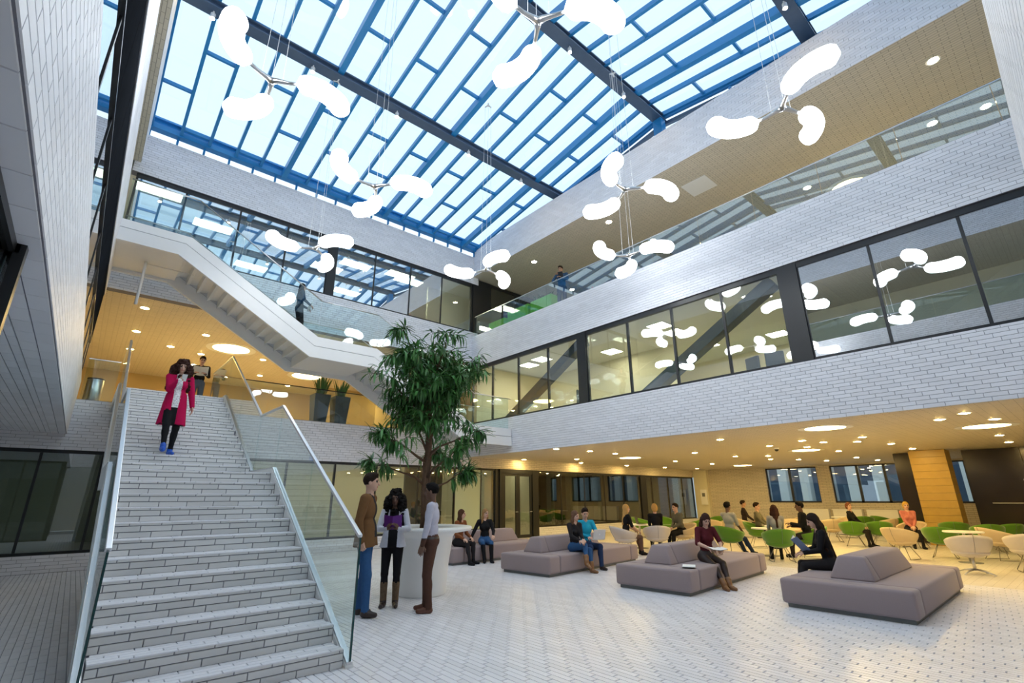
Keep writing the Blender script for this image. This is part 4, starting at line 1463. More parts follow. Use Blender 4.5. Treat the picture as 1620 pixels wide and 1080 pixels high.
def person(label, loc, face, H=1.75, sex='m', skin='light', hair=('short', (0.03, 0.02, 0.015)), top=None, legs=None, shoes=None,
           pose='stand', seat=0.45, lean=0.0, twist=0.0, hands=None, feet=None, head=(0.0, 0.0), bare_fore=False, extra=None, rule=None,
           res=0.012, long_top=0.0, curl=((0.4, 0.6), (0.4, 0.6)), hand_dir=None, boots=0.0, puff=0.0, knee=None, elbow=None):
    """face = plan angle in degrees the person faces; head=(turn, nod); hands/feet = ((left),(right)) in local metres (x right, y forward)"""
    s = H / 1.75
    t = thing('person', label, 'person', loc, math.radians(face) - PI / 2)
    m_skin = pm('skin_' + skin, SK[skin], 0.5, noise=(12, 0.06))
    mats = [m_skin, top, legs, shoes, pm('eye_dark', (0.02, 0.015, 0.012), 0.3), pm('lips_' + skin, tuple(c * f for c, f in zip(SK[skin], (0.8, 0.55, 0.55))), 0.5),
            pm('hairmat_%d%d%d' % tuple(int(c * 400) for c in hair[1]), hair[1], 0.75, noise=(60, 0.25))]
    SKN, TOP, LEG, SHO, EYE, LIP, HAI = range(7)
    ex = {}
    for nm, mm in (extra or {}).items():
        ex[nm] = len(mats)
        mats.append(mm)
    fem = sex == 'f'
    X = V3(math.cos(twist), -math.sin(twist), 0)
    pz = 0.93 * s if pose == 'stand' else seat + 0.095 * s
    P = V3(0, 0, pz)
    Fh = np.cross(V3(0, 0, 1), X)
    U = nrm(V3(0, 0, math.cos(lean)) + Fh * math.sin(lean))
    Fw = np.cross(U, X)
    R = np.stack([X, Fw, U], 1)
    sw = (0.165 if fem else 0.19) * s
    shl, shr = P + U * 0.505 * s - X * sw, P + U * 0.505 * s + X * sw
    N = P + U * 0.545 * s
    B = Sdf()
    tp = puff
    px = X if pose == 'stand' else V3(1, 0, 0)
    if long_top:
        for q in (-1, 1):
            B.cone(P + U * 0.14 * s + X * q * 0.05, P + px * q * 0.095 * s - U * (long_top + 0.14) + Fw * 0.01, 0.118 * s, 0.150 * s, TOP, 0.04)
        B.cone(P + U * 0.1, P - U * (long_top + 0.14) - Fw * 0.012, 0.125 * s, 0.140 * s, TOP, 0.04)
        B.cut(P - U * (long_top + 1.2), V3(1.2, 1.2, 1.2))
    B.ell(P + U * 0.02 * s, V3(0.172 if fem else 0.165, 0.122, 0.125) * s * (0.93 if long_top else 1), TOP if long_top else LEG, R)
    if pose != 'stand':
        B.ell(P + U * 0.0 + V3(0, -0.03, 0), V3(0.175, 0.13, 0.10) * s, LEG)
    B.ell(P + U * 0.17 * s, V3((0.128 if fem else 0.145) + tp, 0.098 + tp, 0.14) * s, TOP, R)
    B.ell(P + U * 0.36 * s, V3((0.148 if fem else 0.170) + tp, 0.108 + tp, 0.165) * s, TOP, R)
    B.cone(shl * 0.85 + shr * 0.15, shr * 0.85 + shl * 0.15, (0.056 + tp) * s, (0.056 + tp) * s, TOP, 0.04)
    B.cone(N - U * 0.03 * s, P + U * 0.42 * s, 0.055 * s, 0.085 * s, TOP, 0.04)
    if fem:
        for q in (-1, 1):
            B.ell(P + U * 0.345 * s + X * q * 0.065 * s + Fw * 0.085 * s, V3(0.058, 0.05, 0.058) * s, TOP, R, 0.03)
    B.cone(N - U * 0.06 * s, N + U * 0.08 * s + Fw * 0.015, 0.054 * s, 0.049 * s, SKN, 0.02)
    # legs
    if feet is None:
        feet = (((-0.11, 0.0, 0), (0.11, 0.02, 0)) if pose == 'stand' else ((-0.11, 0.46, 0), (0.11, 0.42, 0)))
    for i, q in enumerate((-1, 1)):
        hip = P + px * q * 0.088 * s - V3(0, 0, 0.02)
        ft = np.asarray(feet[i], float)
        an = ft[:3] + V3(0, 0, 0.085)
        yaw = ft[3] if len(ft) > 3 else q * 0.15
        fd = V3(math.sin(yaw), math.cos(yaw), 0)
        pole = V3(q * 0.08, 1, 0.25) if knee is None else np.asarray(knee[i], float)
        kn, an = ik(hip, an, 0.425 * s, 0.405 * s, pole)
        pf = 0.010 if not fem else 0.0
        B.cone(hip, kn, (0.092 if fem else 0.090) * s, (0.058 + pf) * s, LEG, 0.03)
        lm = SHO if boots >= 0.3 else LEG
        B.cone(kn, an, (0.056 + pf) * s, (0.038 + pf) * s, LEG, 0.02)
        mid = kn * 0.68 + an * 0.32
        B.ell(mid - fd * 0.012, V3(0.05, 0.055, 0.10) * s, LEG, None, 0.03)
        if boots:
            kb = an * (1 - boots) + kn * boots
            B.cone(kb, an - V3(0, 0, 0.02), 0.058 * s, 0.050 * s, SHO, 0.012)
        pit = ft[4] if len(ft) > 4 else 0.0
        fz = V3(0, 0, -math.sin(pit)) + fd * math.cos(pit)
        B.cone(an - fd * 0.025 - V3(0, 0, 0.045), an + fz * 0.07 - V3(0, 0, 0.047), 0.038 * s, 0.040 * s, SHO, 0.02)
        B.cone(an + fz * 0.06 - V3(0, 0, 0.05), an + fz * 0.155 - V3(0, 0, 0.054), 0.039 * s, 0.030 * s, SHO, 0.02)
        B.cone(an - V3(0, 0, 0.05), an + V3(0, 0, 0.02), 0.042 * s, 0.043 * s, SHO, 0.02)
    # arms
    if hands is None:
        hands = ((-0.24, 0.06, pz - 0.07), (0.24, 0.06, pz - 0.07)) if pose == 'stand' else ((-0.12, 0.32, pz + 0.10), (0.12, 0.32, pz + 0.10))
    Hd = Sdf()
    for i, q in enumerate((-1, 1)):
        sh = (shl, shr)[i]
        pole = V3(q * 0.55, -1.0, -0.3) if elbow is None else np.asarray(elbow[i], float)
        el, wr = ik(sh, hands[i], 0.285 * s, 0.25 * s, pole)
        ap = 0.008 + tp * 0.6
        B.cone(sh, el, (0.050 + ap) * s, (0.040 + ap) * s, TOP, 0.03)
        fm = SKN if bare_fore else TOP
        B.cone(el, wr, (0.040 + (0 if bare_fore else ap)) * s, (0.027 + (0 if bare_fore else ap)) * s, fm, 0.012)
        dd = nrm(wr - el)
        if hand_dir and hand_dir[i] is not None:
            hd, hn = np.asarray(hand_dir[i][0], float), np.asarray(hand_dir[i][1], float)
        else:
            hd, hn = dd, V3(-q, 0.1, 0) if pose == 'stand' and hands[i][2] < pz + 0.1 else V3(-q * 0.3, 0.2, -1)
        B.cone(wr - dd * 0.02, wr + dd * 0.006, 0.026 * s, 0.024 * s, SKN, 0.01)
        hand(Hd, wr + dd * 0.005, hd, hn, q, SKN, curl[i], s)
    # head
    tn, nod = head
    hx = nrm(X * math.cos(tn) - Fw * math.sin(tn))
    hf0 = np.cross(V3(0, 0, 1), hx)
    hf = nrm(hf0 * math.cos(nod) + V3(0, 0, math.sin(nod)))
    hu = np.cross(hx, hf)
    HR = np.stack([hx, hf, hu], 1)
    hc = N + U * 0.07 * s + hu * 0.105 * s + hf * 0.018 * s
    A = Sdf()
    hs = s * (0.97 if fem else 1.0)

    def hp(x, y, z):
        return hc + HR @ (V3(x, y, z) * hs)
    A.ell(hp(0, -0.008, 0.025), V3(0.076, 0.094, 0.094) * hs, SKN, HR, 0.02)
    A.ell(hp(0, 0.022, -0.035), V3(0.062, 0.068, 0.078) * hs, SKN, HR, 0.03)
    A.ell(hp(0, 0.062, -0.092), V3(0.026, 0.022, 0.020) * hs, SKN, HR, 0.03)
    A.cone(hp(0, 0.090, 0.010), hp(0, 0.108, -0.030), 0.008 * hs, 0.014 * hs, SKN, 0.012)
    A.cone(hp(-0.035, 0.080, 0.026), hp(0.035, 0.080, 0.026), 0.010 * hs, 0.010 * hs, SKN, 0.015)
    A.ell(hp(0, 0.083, -0.060), V3(0.026, 0.010, 0.010) * hs, LIP, HR, 0.01)
    for q in (-1, 1):
        A.ell(hp(q * 0.077, -0.005, -0.01), V3(0.010, 0.020, 0.032) * hs, SKN, HR, 0.008)
        A.ell(hp(q * 0.031, 0.081, 0.006), V3(0.0135, 0.010, 0.0075) * hs, EYE, HR, 0.006)
        A.cone(hp(q * 0.018, 0.091, 0.027), hp(q * 0.048, 0.079, 0.028), 0.0055 * hs, 0.004 * hs, HAI, 0.005)
    A.cone(N - U * 0.02 * s, hp(0, -0.012, -0.06), 0.053 * s, 0.050 * s, SKN, 0.03)
    fine = max(0.0052, res * 0.5)
    vs, fs, ms_ = [], [], []
    o = 0
    for sd, hh in ((B, res), (A, fine), (Hd, fine)):
        p_, f_, m_ = sd.mesh(hh)
        vs.append(p_)
        fs.append(f_ + o)
        fm = m_[f_[:, 0]].astype(int)
        if rule is not None and sd is B:
            c = p_[f_].mean(1)
            loc_ = (c - P) @ R / s
            fm = rule(loc_, fm, ex)
        ms_.append(fm)
        o += len(p_)
    vs, fs, ms_ = np.concatenate(vs), np.concatenate(fs), np.concatenate(ms_)
    me = bpy.data.meshes.new('body')
    me.from_pydata(vs.tolist(), [], fs.tolist())
    for mm in mats:
        me.materials.append(mm)
    me.polygons.foreach_set('material_index', ms_.astype(np.int32))
    me.polygons.foreach_set('use_smooth', np.ones(len(fs), bool))
    me.update()
    link('body', me, t)
    # hair
    kind, hcol = hair[0], hair[1]
    Hh = Sdf()
    Hh.ell(hp(0, -0.016, 0.036), V3(0.086, 0.101, 0.099) * hs, 0, HR, 0.02)
    nz = 0.0015
    if kind == 'short':
        Hh.ell(hp(0, 0.03, 0.098), V3(0.058, 0.06, 0.032) * hs, 0, HR, 0.03)
        Hh.cut(hp(0, 0.10, -0.032), V3(0.105, 0.118, 0.092) * hs, HR)
        Hh.cut(hp(0, -0.02, -0.105), V3(0.14, 0.16, 0.078) * hs, HR)
    elif kind == 'bob':
        Hh.ell(hp(0, -0.045, -0.02), V3(0.094, 0.085, 0.105) * hs, 0, HR, 0.03)
        Hh.cut(hp(0, 0.105, -0.035), V3(0.070, 0.10, 0.098) * hs, HR)
    else:
        ln = hair[2] if len(hair) > 2 else 0.35
        wd = 0.0 if kind == 'long' else 0.03
        for q in (-1, -0.5, 0, 0.5, 1):
            a0 = hp(q * 0.075, -0.075 + 0.05 * abs(q), 0.0)
            a1 = hp(q * (0.085 + wd), -0.085 + 0.07 * abs(q), -0.12)
            a2 = N + X * q * (0.10 + wd * 1.6) - Fw * (0.105 - 0.11 * abs(q)) * s - U * (ln - 0.15) * s
            Hh.cone(a0, a1, 0.036 * hs, (0.036 + wd) * hs, 0, 0.03)
            Hh.cone(a1, a2, (0.036 + wd) * hs, (0.028 + wd) * hs, 0, 0.03)
        if kind == 'curly':
            Hh.ell(hp(0, -0.045, 0.02), V3(0.118, 0.115, 0.125) * hs, 0, HR, 0.02)
            Hh.ell(hp(0, -0.07, -0.12), V3(0.165, 0.095, 0.17) * hs, 0, HR, 0.03)
            for q in (-1, 1):
                Hh.ell(hp(q * 0.135, -0.01, -0.12), V3(0.06, 0.07, 0.15) * hs, 0, HR, 0.03)
            rg = np.random.default_rng(4)
            for k in range(46):
                th = rg.uniform(0, 2 * PI)
                zz = rg.uniform(-0.22, 0.13)
                rr = 0.105 + (0.045 if zz < 0 else 0.0) - max(0, zz) * 0.45
                Hh.ell(hp(rr * math.cos(th), rr * math.sin(th) * 0.9 - 0.03, zz), V3(0.04, 0.04, 0.045) * hs, 0, HR, 0.02)
            nz = 0.008
        Hh.cut(hp(0, 0.125, -0.045), V3(0.068, 0.115, 0.112) * hs, HR)
    p_, f_, m_ = Hh.mesh(max(fine, 0.0065), nz)
    hm = bpy.data.meshes.new('hair')
    hm.from_pydata(p_.tolist(), [], f_.tolist())
    hm.materials.append(mats[HAI])
    hm.polygons.foreach_set('use_smooth', np.ones(len(f_), bool))
    hm.update()
    link('hair', hm, t)
    c, sn = math.cos(math.radians(face) - PI / 2), math.sin(math.radians(face) - PI / 2)

    def L2W(x, y, z):
        return (loc[0] + c * x - sn * y, loc[1] + sn * x + c * y, loc[2] + z)
    t_info = dict(root=t, W=L2W, P=P, hp=hp, rz=math.radians(face) - PI / 2)
    return t_info


PAPER = pm('white_paper', (0.85, 0.85, 0.82), 0.8, noise=(30, 0.03))
SILVER = pm('silver_laptop', (0.72, 0.72, 0.73), 0.35, noise=(20, 0.02))


def open_book(name, label, W, loc, tilt, rz, w=0.15, h=0.21, cover=(0.2, 0.05, 0.3), opening=0.5, cat='book', th=0.012):
    """open book lying in its local xy plane (spine along y), the pages on +z"""
    t = thing(name, label, cat, W(*loc), 0)
    t.rotation_euler = (tilt, 0, rz)
    cm = pm('cover_%s' % name + '_%d' % int(cover[0] * 100 + cover[2] * 1000), cover, 0.45, noise=(8, 0.1))
    for q in (-1, 1):
        ca, sa = math.cos(opening), math.sin(opening)
        b = MB()
        for (z0, z1, mi, ins) in ((0, 0.003, 0, 0.0), (0.003, th, 1, 0.004)):
            pts = []
            for z in (z0, z1):
                for x, y in ((0, -h / 2 + ins), (w - ins, -h / 2 + ins), (w - ins, h / 2 - ins), (0, h / 2 - ins)):
                    pts.append((q * (x * ca - z * sa * 0), y, x * sa + z))
            f = [(3, 2, 1, 0), (4, 5, 6, 7), (0, 1, 5, 4), (1, 2, 6, 5), (2, 3, 7, 6), (3, 0, 4, 7)]
            if q < 0:
                f = [tuple(reversed(k)) for k in f]
            b2 = MB().add(pts, f)
            pc = b2.build('cover' if mi == 0 else 'pages', cm if mi == 0 else PAPER, t if mi == 0 else pc)
    return t


def flat_item(name, label, cat, W, loc, rot, dims, mat, parts=()):
    t = thing(name, label, cat, W(*loc), 0)
    t.rotation_euler = rot
    w, h, d = dims
    MB().box(-w / 2, w / 2, -h / 2, h / 2, 0, d).build('body', mat, t, bevel=min(d * 0.4, 0.004))
    for nm, (x0, x1, y0, y1, z0, z1), mm in parts:
        MB().box(x0, x1, y0, y1, z0, z1).build(nm, mm, t)
    return t


DENIM = cloth('denim', (0.035, 0.10, 0.24))
DENIMD = cloth('dark_denim', (0.025, 0.045, 0.11))
BLK = cloth('black', (0.012, 0.012, 0.014))
BLKN = cloth('near_black', (0.022, 0.02, 0.022))
WHT = cloth('white', (0.62, 0.64, 0.72))
BRN = cloth('brown_jacket', (0.17, 0.085, 0.035))
TRO = cloth('brown_trousers', (0.085, 0.042, 0.03))
LTH = pm('brown_leather', (0.12, 0.04, 0.02), 0.4, noise=(20, 0.2))
LTHD = pm('dark_leather', (0.035, 0.02, 0.016), 0.4, noise=(20, 0.2))
TANB = pm('tan_boot', (0.22, 0.10, 0.035), 0.5, noise=(20, 0.2))
HB = (0.022, 0.012, 0.008)
HBR = (0.075, 0.035, 0.018)
HBL = (0.50, 0.30, 0.10)

# --- three people standing at the planter table
def r_jacket(l, m, ex):
    m = m.copy()
    fr = (l[:, 1] > 0.05) & (np.abs(l[:, 0]) < 0.045 + 0.02 * (l[:, 2] < 0.1)) & (l[:, 2] > 0.02) & (m == 1)
    m[fr] = ex['shirt']
    nk = (m == 1) & (l[:, 2] > 0.515) & (np.hypot(l[:, 0], l[:, 1]) < 0.09)
    m[nk] = ex['shirt']
    return m


P1 = person('man in a brown blazer and blue jeans standing at the planter table, smiling', (3.36, 7.22, 0), -40, 1.92, 'm', 'light', ('short', HB), BRN, DENIM, LTHD,
            hands=((-0.25, -0.01, 1.00), (0.25, 0.01, 1.00)), curl=((0.9, 0.9), (0.9, 0.9)), feet=((-0.11, -0.06, 0, -0.1), (0.10, 0.10, 0, 0.2)), extra={'shirt': cloth('dark_shirt', (0.03, 0.028, 0.03))},
            rule=r_jacket, res=0.010, long_top=0.09, puff=0.010, head=(-0.1, 0.0))


def r_card(l, m, ex):
    m = m.copy()
    fr = (l[:, 1] > 0.03) & (np.abs(l[:, 0]) < 0.075) & (m == 1)
    m[fr] = ex['inner']
    bt = m == 3
    m[bt & (l[:, 2] > -0.83)] = ex['fur']
    return m


P2 = person('woman with big curly black hair, white cardigan and fur-trimmed boots reading a purple book', (3.97, 7.53, 0), -122, 1.68, 'f', 'dark', ('curly', (0.006, 0.005, 0.005), 0.42), WHT, BLK, LTHD,
            hands=((-0.085, 0.25, 1.13), (0.085, 0.25, 1.13)), hand_dir=(((0.35, 0.55, 0.75), (0.6, 0.0, 0.35)), ((-0.35, 0.55, 0.75), (-0.6, 0.0, 0.35))), curl=((0.5, 0.5), (0.5, 0.5)),
            feet=((-0.09, 0, 0), (0.09, 0.0, 0)), head=(0.0, -0.18), boots=0.62, extra={'inner': BLK, 'fur': pm('brown_fur', (0.16, 0.105, 0.06), 0.95, noise=(45, 0.5), bump=(90, 1.0))}, rule=r_card, res=0.010, long_top=0.03,
            elbow=((-0.8, -0.5, -1), (0.8, -0.5, -1)))
bk = open_book('open_book', 'open purple paperback held by the curly-haired woman', P2['W'], (0, 0.33, 1.215), math.radians(-70), P2['rz'] + PI, 0.15, 0.21, (0.13, 0.02, 0.22), 0.45)


def r_shirt(l, m, ex):
    m = m.copy()
    m[(m == 1) & (l[:, 2] < 0.07)] = 2
    m[(m == 2) & (l[:, 2] > 0.045) & (l[:, 2] < 0.075)] = ex['belt']
    return m


P3 = person('man in a pale lavender shirt and brown trousers facing the woman with the book', (4.24, 6.83, 0), 139, 1.78, 'm', 'dark', ('short', (0.006, 0.005, 0.005)), cloth('lavender_shirt', (0.50, 0.50, 0.60)), TRO, LTH,
            hands=((-0.26, 0.10, 0.83), (0.25, 0.09, 0.86)), feet=((-0.10, -0.02, 0), (0.10, 0.06, 0)), extra={'belt': LTHD}, rule=r_shirt, res=0.010, head=(0.1, -0.05))

# --- on the stairs and upper levels
def step_z(y):
    z = 0.0
    for yy, zz in NOSE:
        if y >= yy - 0.01:
            z = zz
    return z


def r_coat(l, m, ex):
    m = m.copy()
    fr = (l[:, 1] > 0.02) & (np.abs(l[:, 0] - 0.01) < 0.055) & (m == 1) & (l[:, 2] > -0.08)
    m[fr] = ex['blouse']
    lo_ = (l[:, 1] > 0.02) & (np.abs(l[:, 0] - 0.01) < 0.05) & (m == 1) & (l[:, 2] <= -0.08)
    m[lo_] = 2
    return m


y4 = 10.55
z4 = step_z(y4)
P4 = person('woman in a long crimson coat and blue sneakers walking down the stairs with a phone', (1.04, y4, z4), -88, 1.69, 'f', 'light', ('curly', (0.035, 0.014, 0.010), 0.40), cloth('crimson_coat', (0.46, 0.006, 0.07)), BLK,
            pm('blue_sneaker', (0.01, 0.09, 0.50), 0.5, noise=(20, 0.15)), feet=((-0.075, -0.06, 0.0), (0.08, 0.36, step_z(y4 - 0.36) - z4, 0.05, 0.1)), hands=((-0.27, 0.03, 0.86), (0.04, 0.26, 1.29)),
            hand_dir=(None, ((-0.7, 0.2, 0.7), (-0.2, -0.6, 0.5))), curl=((0.3, 0.5), (0.7, 0.7)), extra={'blouse': pm('spotted_blouse', (0.72, 0.72, 0.74), 0.8, noise=(45, 0.9))}, rule=r_coat, res=0.011,
            long_top=0.36, puff=0.012, head=(0.05, -0.22))
flat_item('phone', 'white phone held up by the woman in the crimson coat', 'phone', P4['W'], (-0.02, 0.30, 1.335), (math.radians(50), 0, P4['rz']), (0.075, 0.14, 0.009), pm('white_phone', (0.8, 0.8, 0.8), 0.3, noise=(10, 0.02)),
          (('screen', (-0.033, 0.033, -0.06, 0.06, 0.009, 0.010), BLACKM),))
P5 = person('man in a black sweater reading papers at the head of the stairs', (2.15, 17.05, L1), -97, 1.76, 'm', 'light', ('short', HB), BLK, cloth('grey_jeans', (0.10, 0.13, 0.18)), LTHD,
            hands=((-0.12, 0.27, 1.20), (0.12, 0.27, 1.20)), head=(-0.1, -0.25), res=0.013)
open_book('paper_folder', 'white papers held open by the man in the black sweater', P5['W'], (0, 0.33, 1.25), math.radians(-60), P5['rz'] + PI, 0.2, 0.28, (0.7, 0.68, 0.62), 0.25, 'papers', 0.006)
zs = 7.80 - (7.80 - 5.86) / 12 * (int((3.92 - 0.92) / 0.28) + 1)
P6 = person('dark-haired woman in dark clothes walking on the white stair with a pale folder', (3.92, 14.15, zs), 0, 1.66, 'f', 'light', ('long', HB, 0.38), cloth('navy', (0.02, 0.03, 0.05)), BLKN, BLK,
            feet=((-0.09, -0.24, 0.16), (0.09, 0.10, 0.0)), hands=((-0.15, 0.26, 1.0), (0.18, 0.24, 1.0)), res=0.013)
flat_item('folder', 'pale folder carried by the woman on the white stair', 'folder', P6['W'], (0.02, 0.29, 1.0), (math.radians(80), 0, P6['rz']), (0.31, 0.22, 0.012), PAPER)
P7 = person('man in a dark blue shirt leaning over a tablet at the level-two railing', (12.12, 11.25, L2 + 0.003), 205, 1.84, 'm', 'tan', ('short', HB), cloth('blue_shirt', (0.045, 0.09, 0.17)), DENIMD, LTHD,
            hands=((-0.08, 0.30, 1.28), (0.12, 0.26, 1.42)), head=(0.2, -0.3), res=0.013, elbow=((-0.8, -0.2, -1), (0.8, -0.2, -1)))
flat_item('tablet', 'black tablet held by the man at the level-two railing', 'tablet', P7['W'], (-0.09, 0.37, 1.33), (math.radians(55), 0, P7['rz']), (0.18, 0.25, 0.009), BLACKM)
# --- on the seating islands
ST = 0.40
P8 = person('woman with wavy brown hair and a brown shawl on the sofa behind the tree', (7.72, 11.12, 0), -75, 1.68, 'f', 'light', ('long', HBR, 0.36), cloth('rust_shawl', (0.22, 0.075, 0.03)), BLKN, BLK,
            'sit', ST, 0.12, hands=((-0.10, 0.32, 0.62), (0.16, 0.30, 0.60)), feet=((-0.08, 0.44, 0), (0.16, 0.52, 0)), head=(-0.5, 0), res=0.013)
P9 = person('woman with long blonde hair, black top and jeans beside the rust shawl woman', (8.52, 11.05, 0), -120, 1.68, 'f', 'light', ('long', (0.30, 0.17, 0.07), 0.52), BLK, DENIM, BLK,
            'sit', ST, -0.08, hands=((-0.18, 0.30, 0.64), (0.42, 0.02, 0.45)), feet=((-0.12, 0.46, 0), (0.06, 0.46, 0)), head=(-0.6, 0), boots=0.85, res=0.013)
P10 = person('woman with long light brown hair and black blouse leaning to look at the laptop', (8.98, 8.24, 0), -100, 1.66, 'f', 'light', ('long', (0.14, 0.075, 0.045), 0.36), BLKN, DENIM, TANB,
             'sit', ST, 0.02, hands=((0.02, 0.34, 0.68), (0.14, 0.36, 0.66)), feet=((-0.06, 0.50, 0), (0.14, 0.58, 0.16, 0.2, 0.3)), head=(-0.35, -0.15), boots=0.3, res=0.012, bare_fore=False,
             knee=((-0.1, 1, 0.4), (-0.5, 1, 0.8)))
P11 = person('man in a turquoise sweater and jeans holding the laptop on the sofa', (9.50, 8.36, 0), -108, 1.76, 'm', 'light', ('short', HB), cloth('turquoise_sweater', (0.02, 0.36, 0.55)), DENIMD, LTHD,
             'sit', ST, 0.0, hands=((-0.16, 0.36, 0.72), (0.14, 0.36, 0.70)), feet=((-0.12, 0.46, 0), (0.20, 0.50, 0)), head=(0.25, -0.25), res=0.012)
lp = thing('laptop', 'silver laptop on the knees of the man in turquoise', 'laptop', P11['W'](-0.05, 0.40, 0.645), 0)
lp.rotation_euler = (0, 0, P11['rz'])
MB().box(-0.16, 0.16, -0.11, 0.11, 0, 0.014).build('base', SILVER, lp, bevel=0.004)
ld = MB().box(-0.16, 0.16, 0, 0.012, 0, 0.22).build('lid', SILVER, lp, bevel=0.004)
ld.location = (0, 0.105, 0.016)
ld.rotation_euler = (math.radians(-16), 0, 0)
em = MB()
em.lathe([(0.018, 0.0), (0.018, 0.001)], 20)
e_ = em.build('lid_emblem', pm('white_emblem', (0.9, 0.9, 0.9), 0.4, noise=(5, 0.01)), ld)
e_.location = (0, 0.0125, 0.11)
e_.rotation_euler = (-PI / 2, 0, 0)
P12 = person('girl with a ponytail, burgundy top and dark tights reading a book on her lap', (9.52, 5.30, 0), -122, 1.68, 'f', 'light', ('long', (0.045, 0.02, 0.014), 0.45), cloth('burgundy_top', (0.10, 0.016, 0.022)), pm('dark_tights', (0.028, 0.014, 0.012), 0.6, noise=(20, 0.2)), TANB,
             'sit', ST, 0.10, hands=((-0.10, 0.34, 0.66), (0.12, 0.34, 0.66)), feet=((-0.03, 0.62, 0), (0.09, 0.66, 0)), head=(0.1, -0.55), bare_fore=True, boots=0.2, res=0.011, elbow=((-1, -0.3, -1), (1, -0.3, -1)))
open_book('open_book', 'open book on the lap of the girl in burgundy', P12['W'], (0, 0.42, 0.645), math.radians(8), P12['rz'] + PI, 0.15, 0.2, (0.05, 0.05, 0.06), 0.12)
open_book('open_book', 'open book lying face up on the taupe sofa seat beside the girl in burgundy', lambda x, y, z: (x, y, z), (8.42, 5.05, 0.405), 0, 0.5, 0.16, 0.22, (0.6, 0.6, 0.62), 0.12)
P13 = person('woman in black with very long dark hair reading a magazine on the front sofa', (9.95, 3.30, 0), 120, 1.72, 'f', 'light', ('long', HB, 0.62), BLK, BLKN, BLK,
             'sit', ST, 0.16, hands=((-0.08, 0.38, 0.66), (0.12, 0.38, 0.66)), feet=((-0.10, 0.52, 0), (0.12, 0.50, 0)), head=(0.0, -0.4), res=0.011)
open_book('magazine', 'blue magazine held open by the woman in black on the front sofa', P13['W'], (0.0, 0.46, 0.76), math.radians(-50), P13['rz'] + PI, 0.2, 0.27, (0.08, 0.14, 0.28), 0.5, 'magazine', 0.006)


# --- in the café chairs
def on_chair(key, label, turn=0, **kw):
    c = CH[key]
    f = math.degrees(c.rotation_euler.z + PI / 2)
    d = math.radians(f)
    kw.setdefault('res', 0.014)
    kw.setdefault('pose', 'sit')
    return person(label, (c.location.x + 0.05 * math.cos(d), c.location.y + 0.05 * math.sin(d), 0), f + turn, seat=0.475, **kw)


on_chair('P14', 'blonde woman in a short black dress sitting in profile by the laptop table', H=1.70, sex='f', hair=('long', HBL, 0.42), top=BLK, legs=pm('sheer_tights', (0.10, 0.05, 0.035), 0.6, noise=(20, 0.1)), shoes=BLK, bare_fore=True, lean=0.08, head=(0.1, 0))
on_chair('P15', 'short-haired blonde woman in black seen from behind at the laptop table', H=1.72, sex='f', hair=('bob', HBL), top=BLK, legs=BLKN, shoes=BLK)
on_chair('P16', 'person in sunglasses and grey checked shirt leaning forward with clasped hands', H=1.74, sex='m', hair=('short', HB), top=cloth('grey_check', (0.13, 0.125, 0.10)), legs=BLK, shoes=BLK, lean=0.25, hands=((-0.03, 0.36, 0.68), (0.04, 0.36, 0.67)))
on_chair('P17', 'man in a light grey T-shirt sitting in a green chair', H=1.80, sex='m', skin='dark', hair=('short', (0.006, 0.005, 0.005)), top=cloth('light_grey_tee', (0.40, 0.40, 0.38)), legs=DENIMD, shoes=BLK, bare_fore=True, feet=((-0.12, 0.62, 0), (0.12, 0.66, 0)))
on_chair('P18', 'young man in a dark vest sitting behind the group', H=1.80, sex='m', skin='tan', hair=('short', HB), top=cloth('dark_vest', (0.035, 0.025, 0.025)), legs=BLK, shoes=BLK)
on_chair('P19', 'short-haired person in an olive top turned to the long-haired woman', H=1.72, sex='m', hair=('short', HB), top=cloth('olive_top', (0.15, 0.14, 0.10)), legs=BLKN, shoes=BLK)
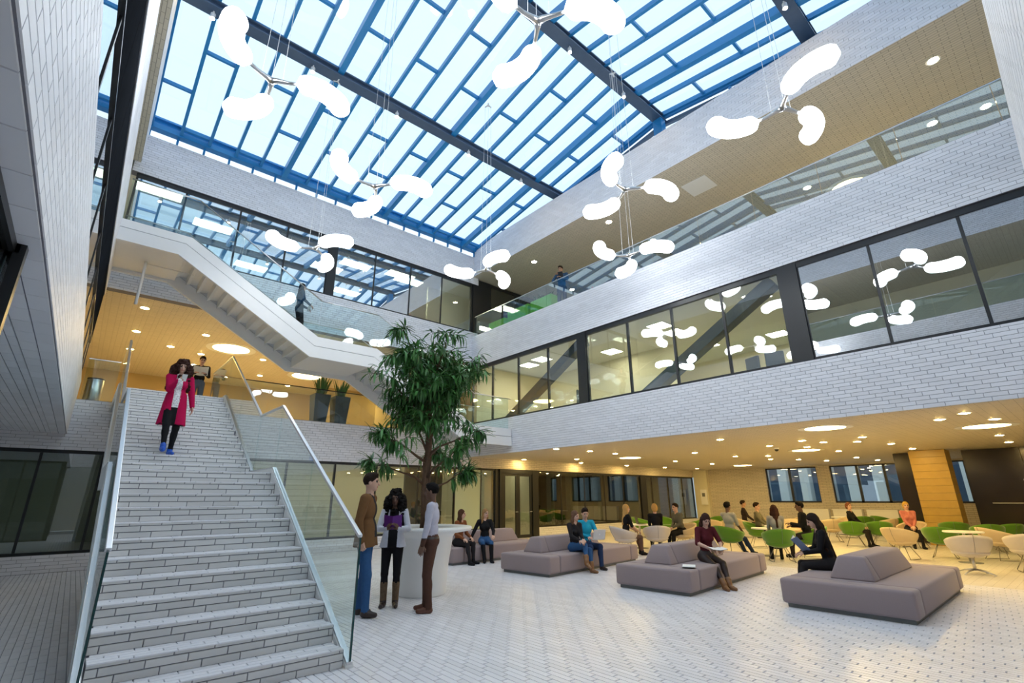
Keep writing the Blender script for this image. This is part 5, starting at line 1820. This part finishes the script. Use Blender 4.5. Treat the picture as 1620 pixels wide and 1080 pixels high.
on_chair('P20', 'woman with long dark hair and grey blouse seen from behind', H=1.68, sex='f', hair=('long', (0.045, 0.018, 0.012), 0.42), top=cloth('grey_blouse', (0.36, 0.35, 0.34)), legs=BLK, shoes=BLK)
on_chair('P21', 'man in a black jacket sitting sideways holding a cup', H=1.82, sex='m', skin='dark', hair=('short', (0.006, 0.005, 0.005)), top=BLK, legs=BLKN, shoes=BLK, lean=0.12, hands=((-0.02, 0.36, 0.86), (0.12, 0.34, 0.80)), puff=0.015)
on_chair('P22', 'smiling person with short auburn hair in black, sitting in a green chair', H=1.70, sex='f', hair=('bob', (0.14, 0.05, 0.025)), top=BLK, legs=BLKN, shoes=BLK, turn=-105, head=(0.6, 0))
on_chair('P23', 'woman with bright blonde hair in a pink blouse with folded hands', H=1.74, sex='f', hair=('bob', (0.55, 0.33, 0.06)), top=cloth('pink_blouse', (0.55, 0.19, 0.16)), legs=BLK, shoes=BLK, hands=((-0.03, 0.25, 0.66), (0.04, 0.25, 0.65)), turn=40)

# laptop and cups on the café tables
lp2 = thing('laptop', 'open laptop on the round table of the two blonde women', 'laptop', (14.30, 10.15, 0.736), 0.9)
MB().box(-0.16, 0.16, -0.11, 0.11, 0, 0.014).build('base', BLACKM, lp2, bevel=0.004)
ld2 = MB().box(-0.16, 0.16, 0, 0.010, 0, 0.21).build('lid', BLACKM, lp2, bevel=0.003)
ld2.location = (0, 0.105, 0.015)
ld2.rotation_euler = (math.radians(-14), 0, 0)
for i, (x, y) in enumerate(((15.02, 6.42), (15.30, 6.58))):
    cup = thing('coffee_cup', 'small white coffee cup on the table of the talking group', 'cup', (x, y, 0.736), 0.6 * i, 'coffee cups on the group table')
    MB().lathe([(0.024, 0.0), (0.034, 0.03), (0.038, 0.065), (0.034, 0.066), (0.028, 0.02), (0.002, 0.012)], 20).build('bowl', WHITEP, cup, True)
    MB().tube([(0.034, 0, 0.052), (0.056, 0, 0.05), (0.056, 0, 0.026), (0.032, 0, 0.02)], 0.004, 6).build('handle', WHITEP, cup, True)
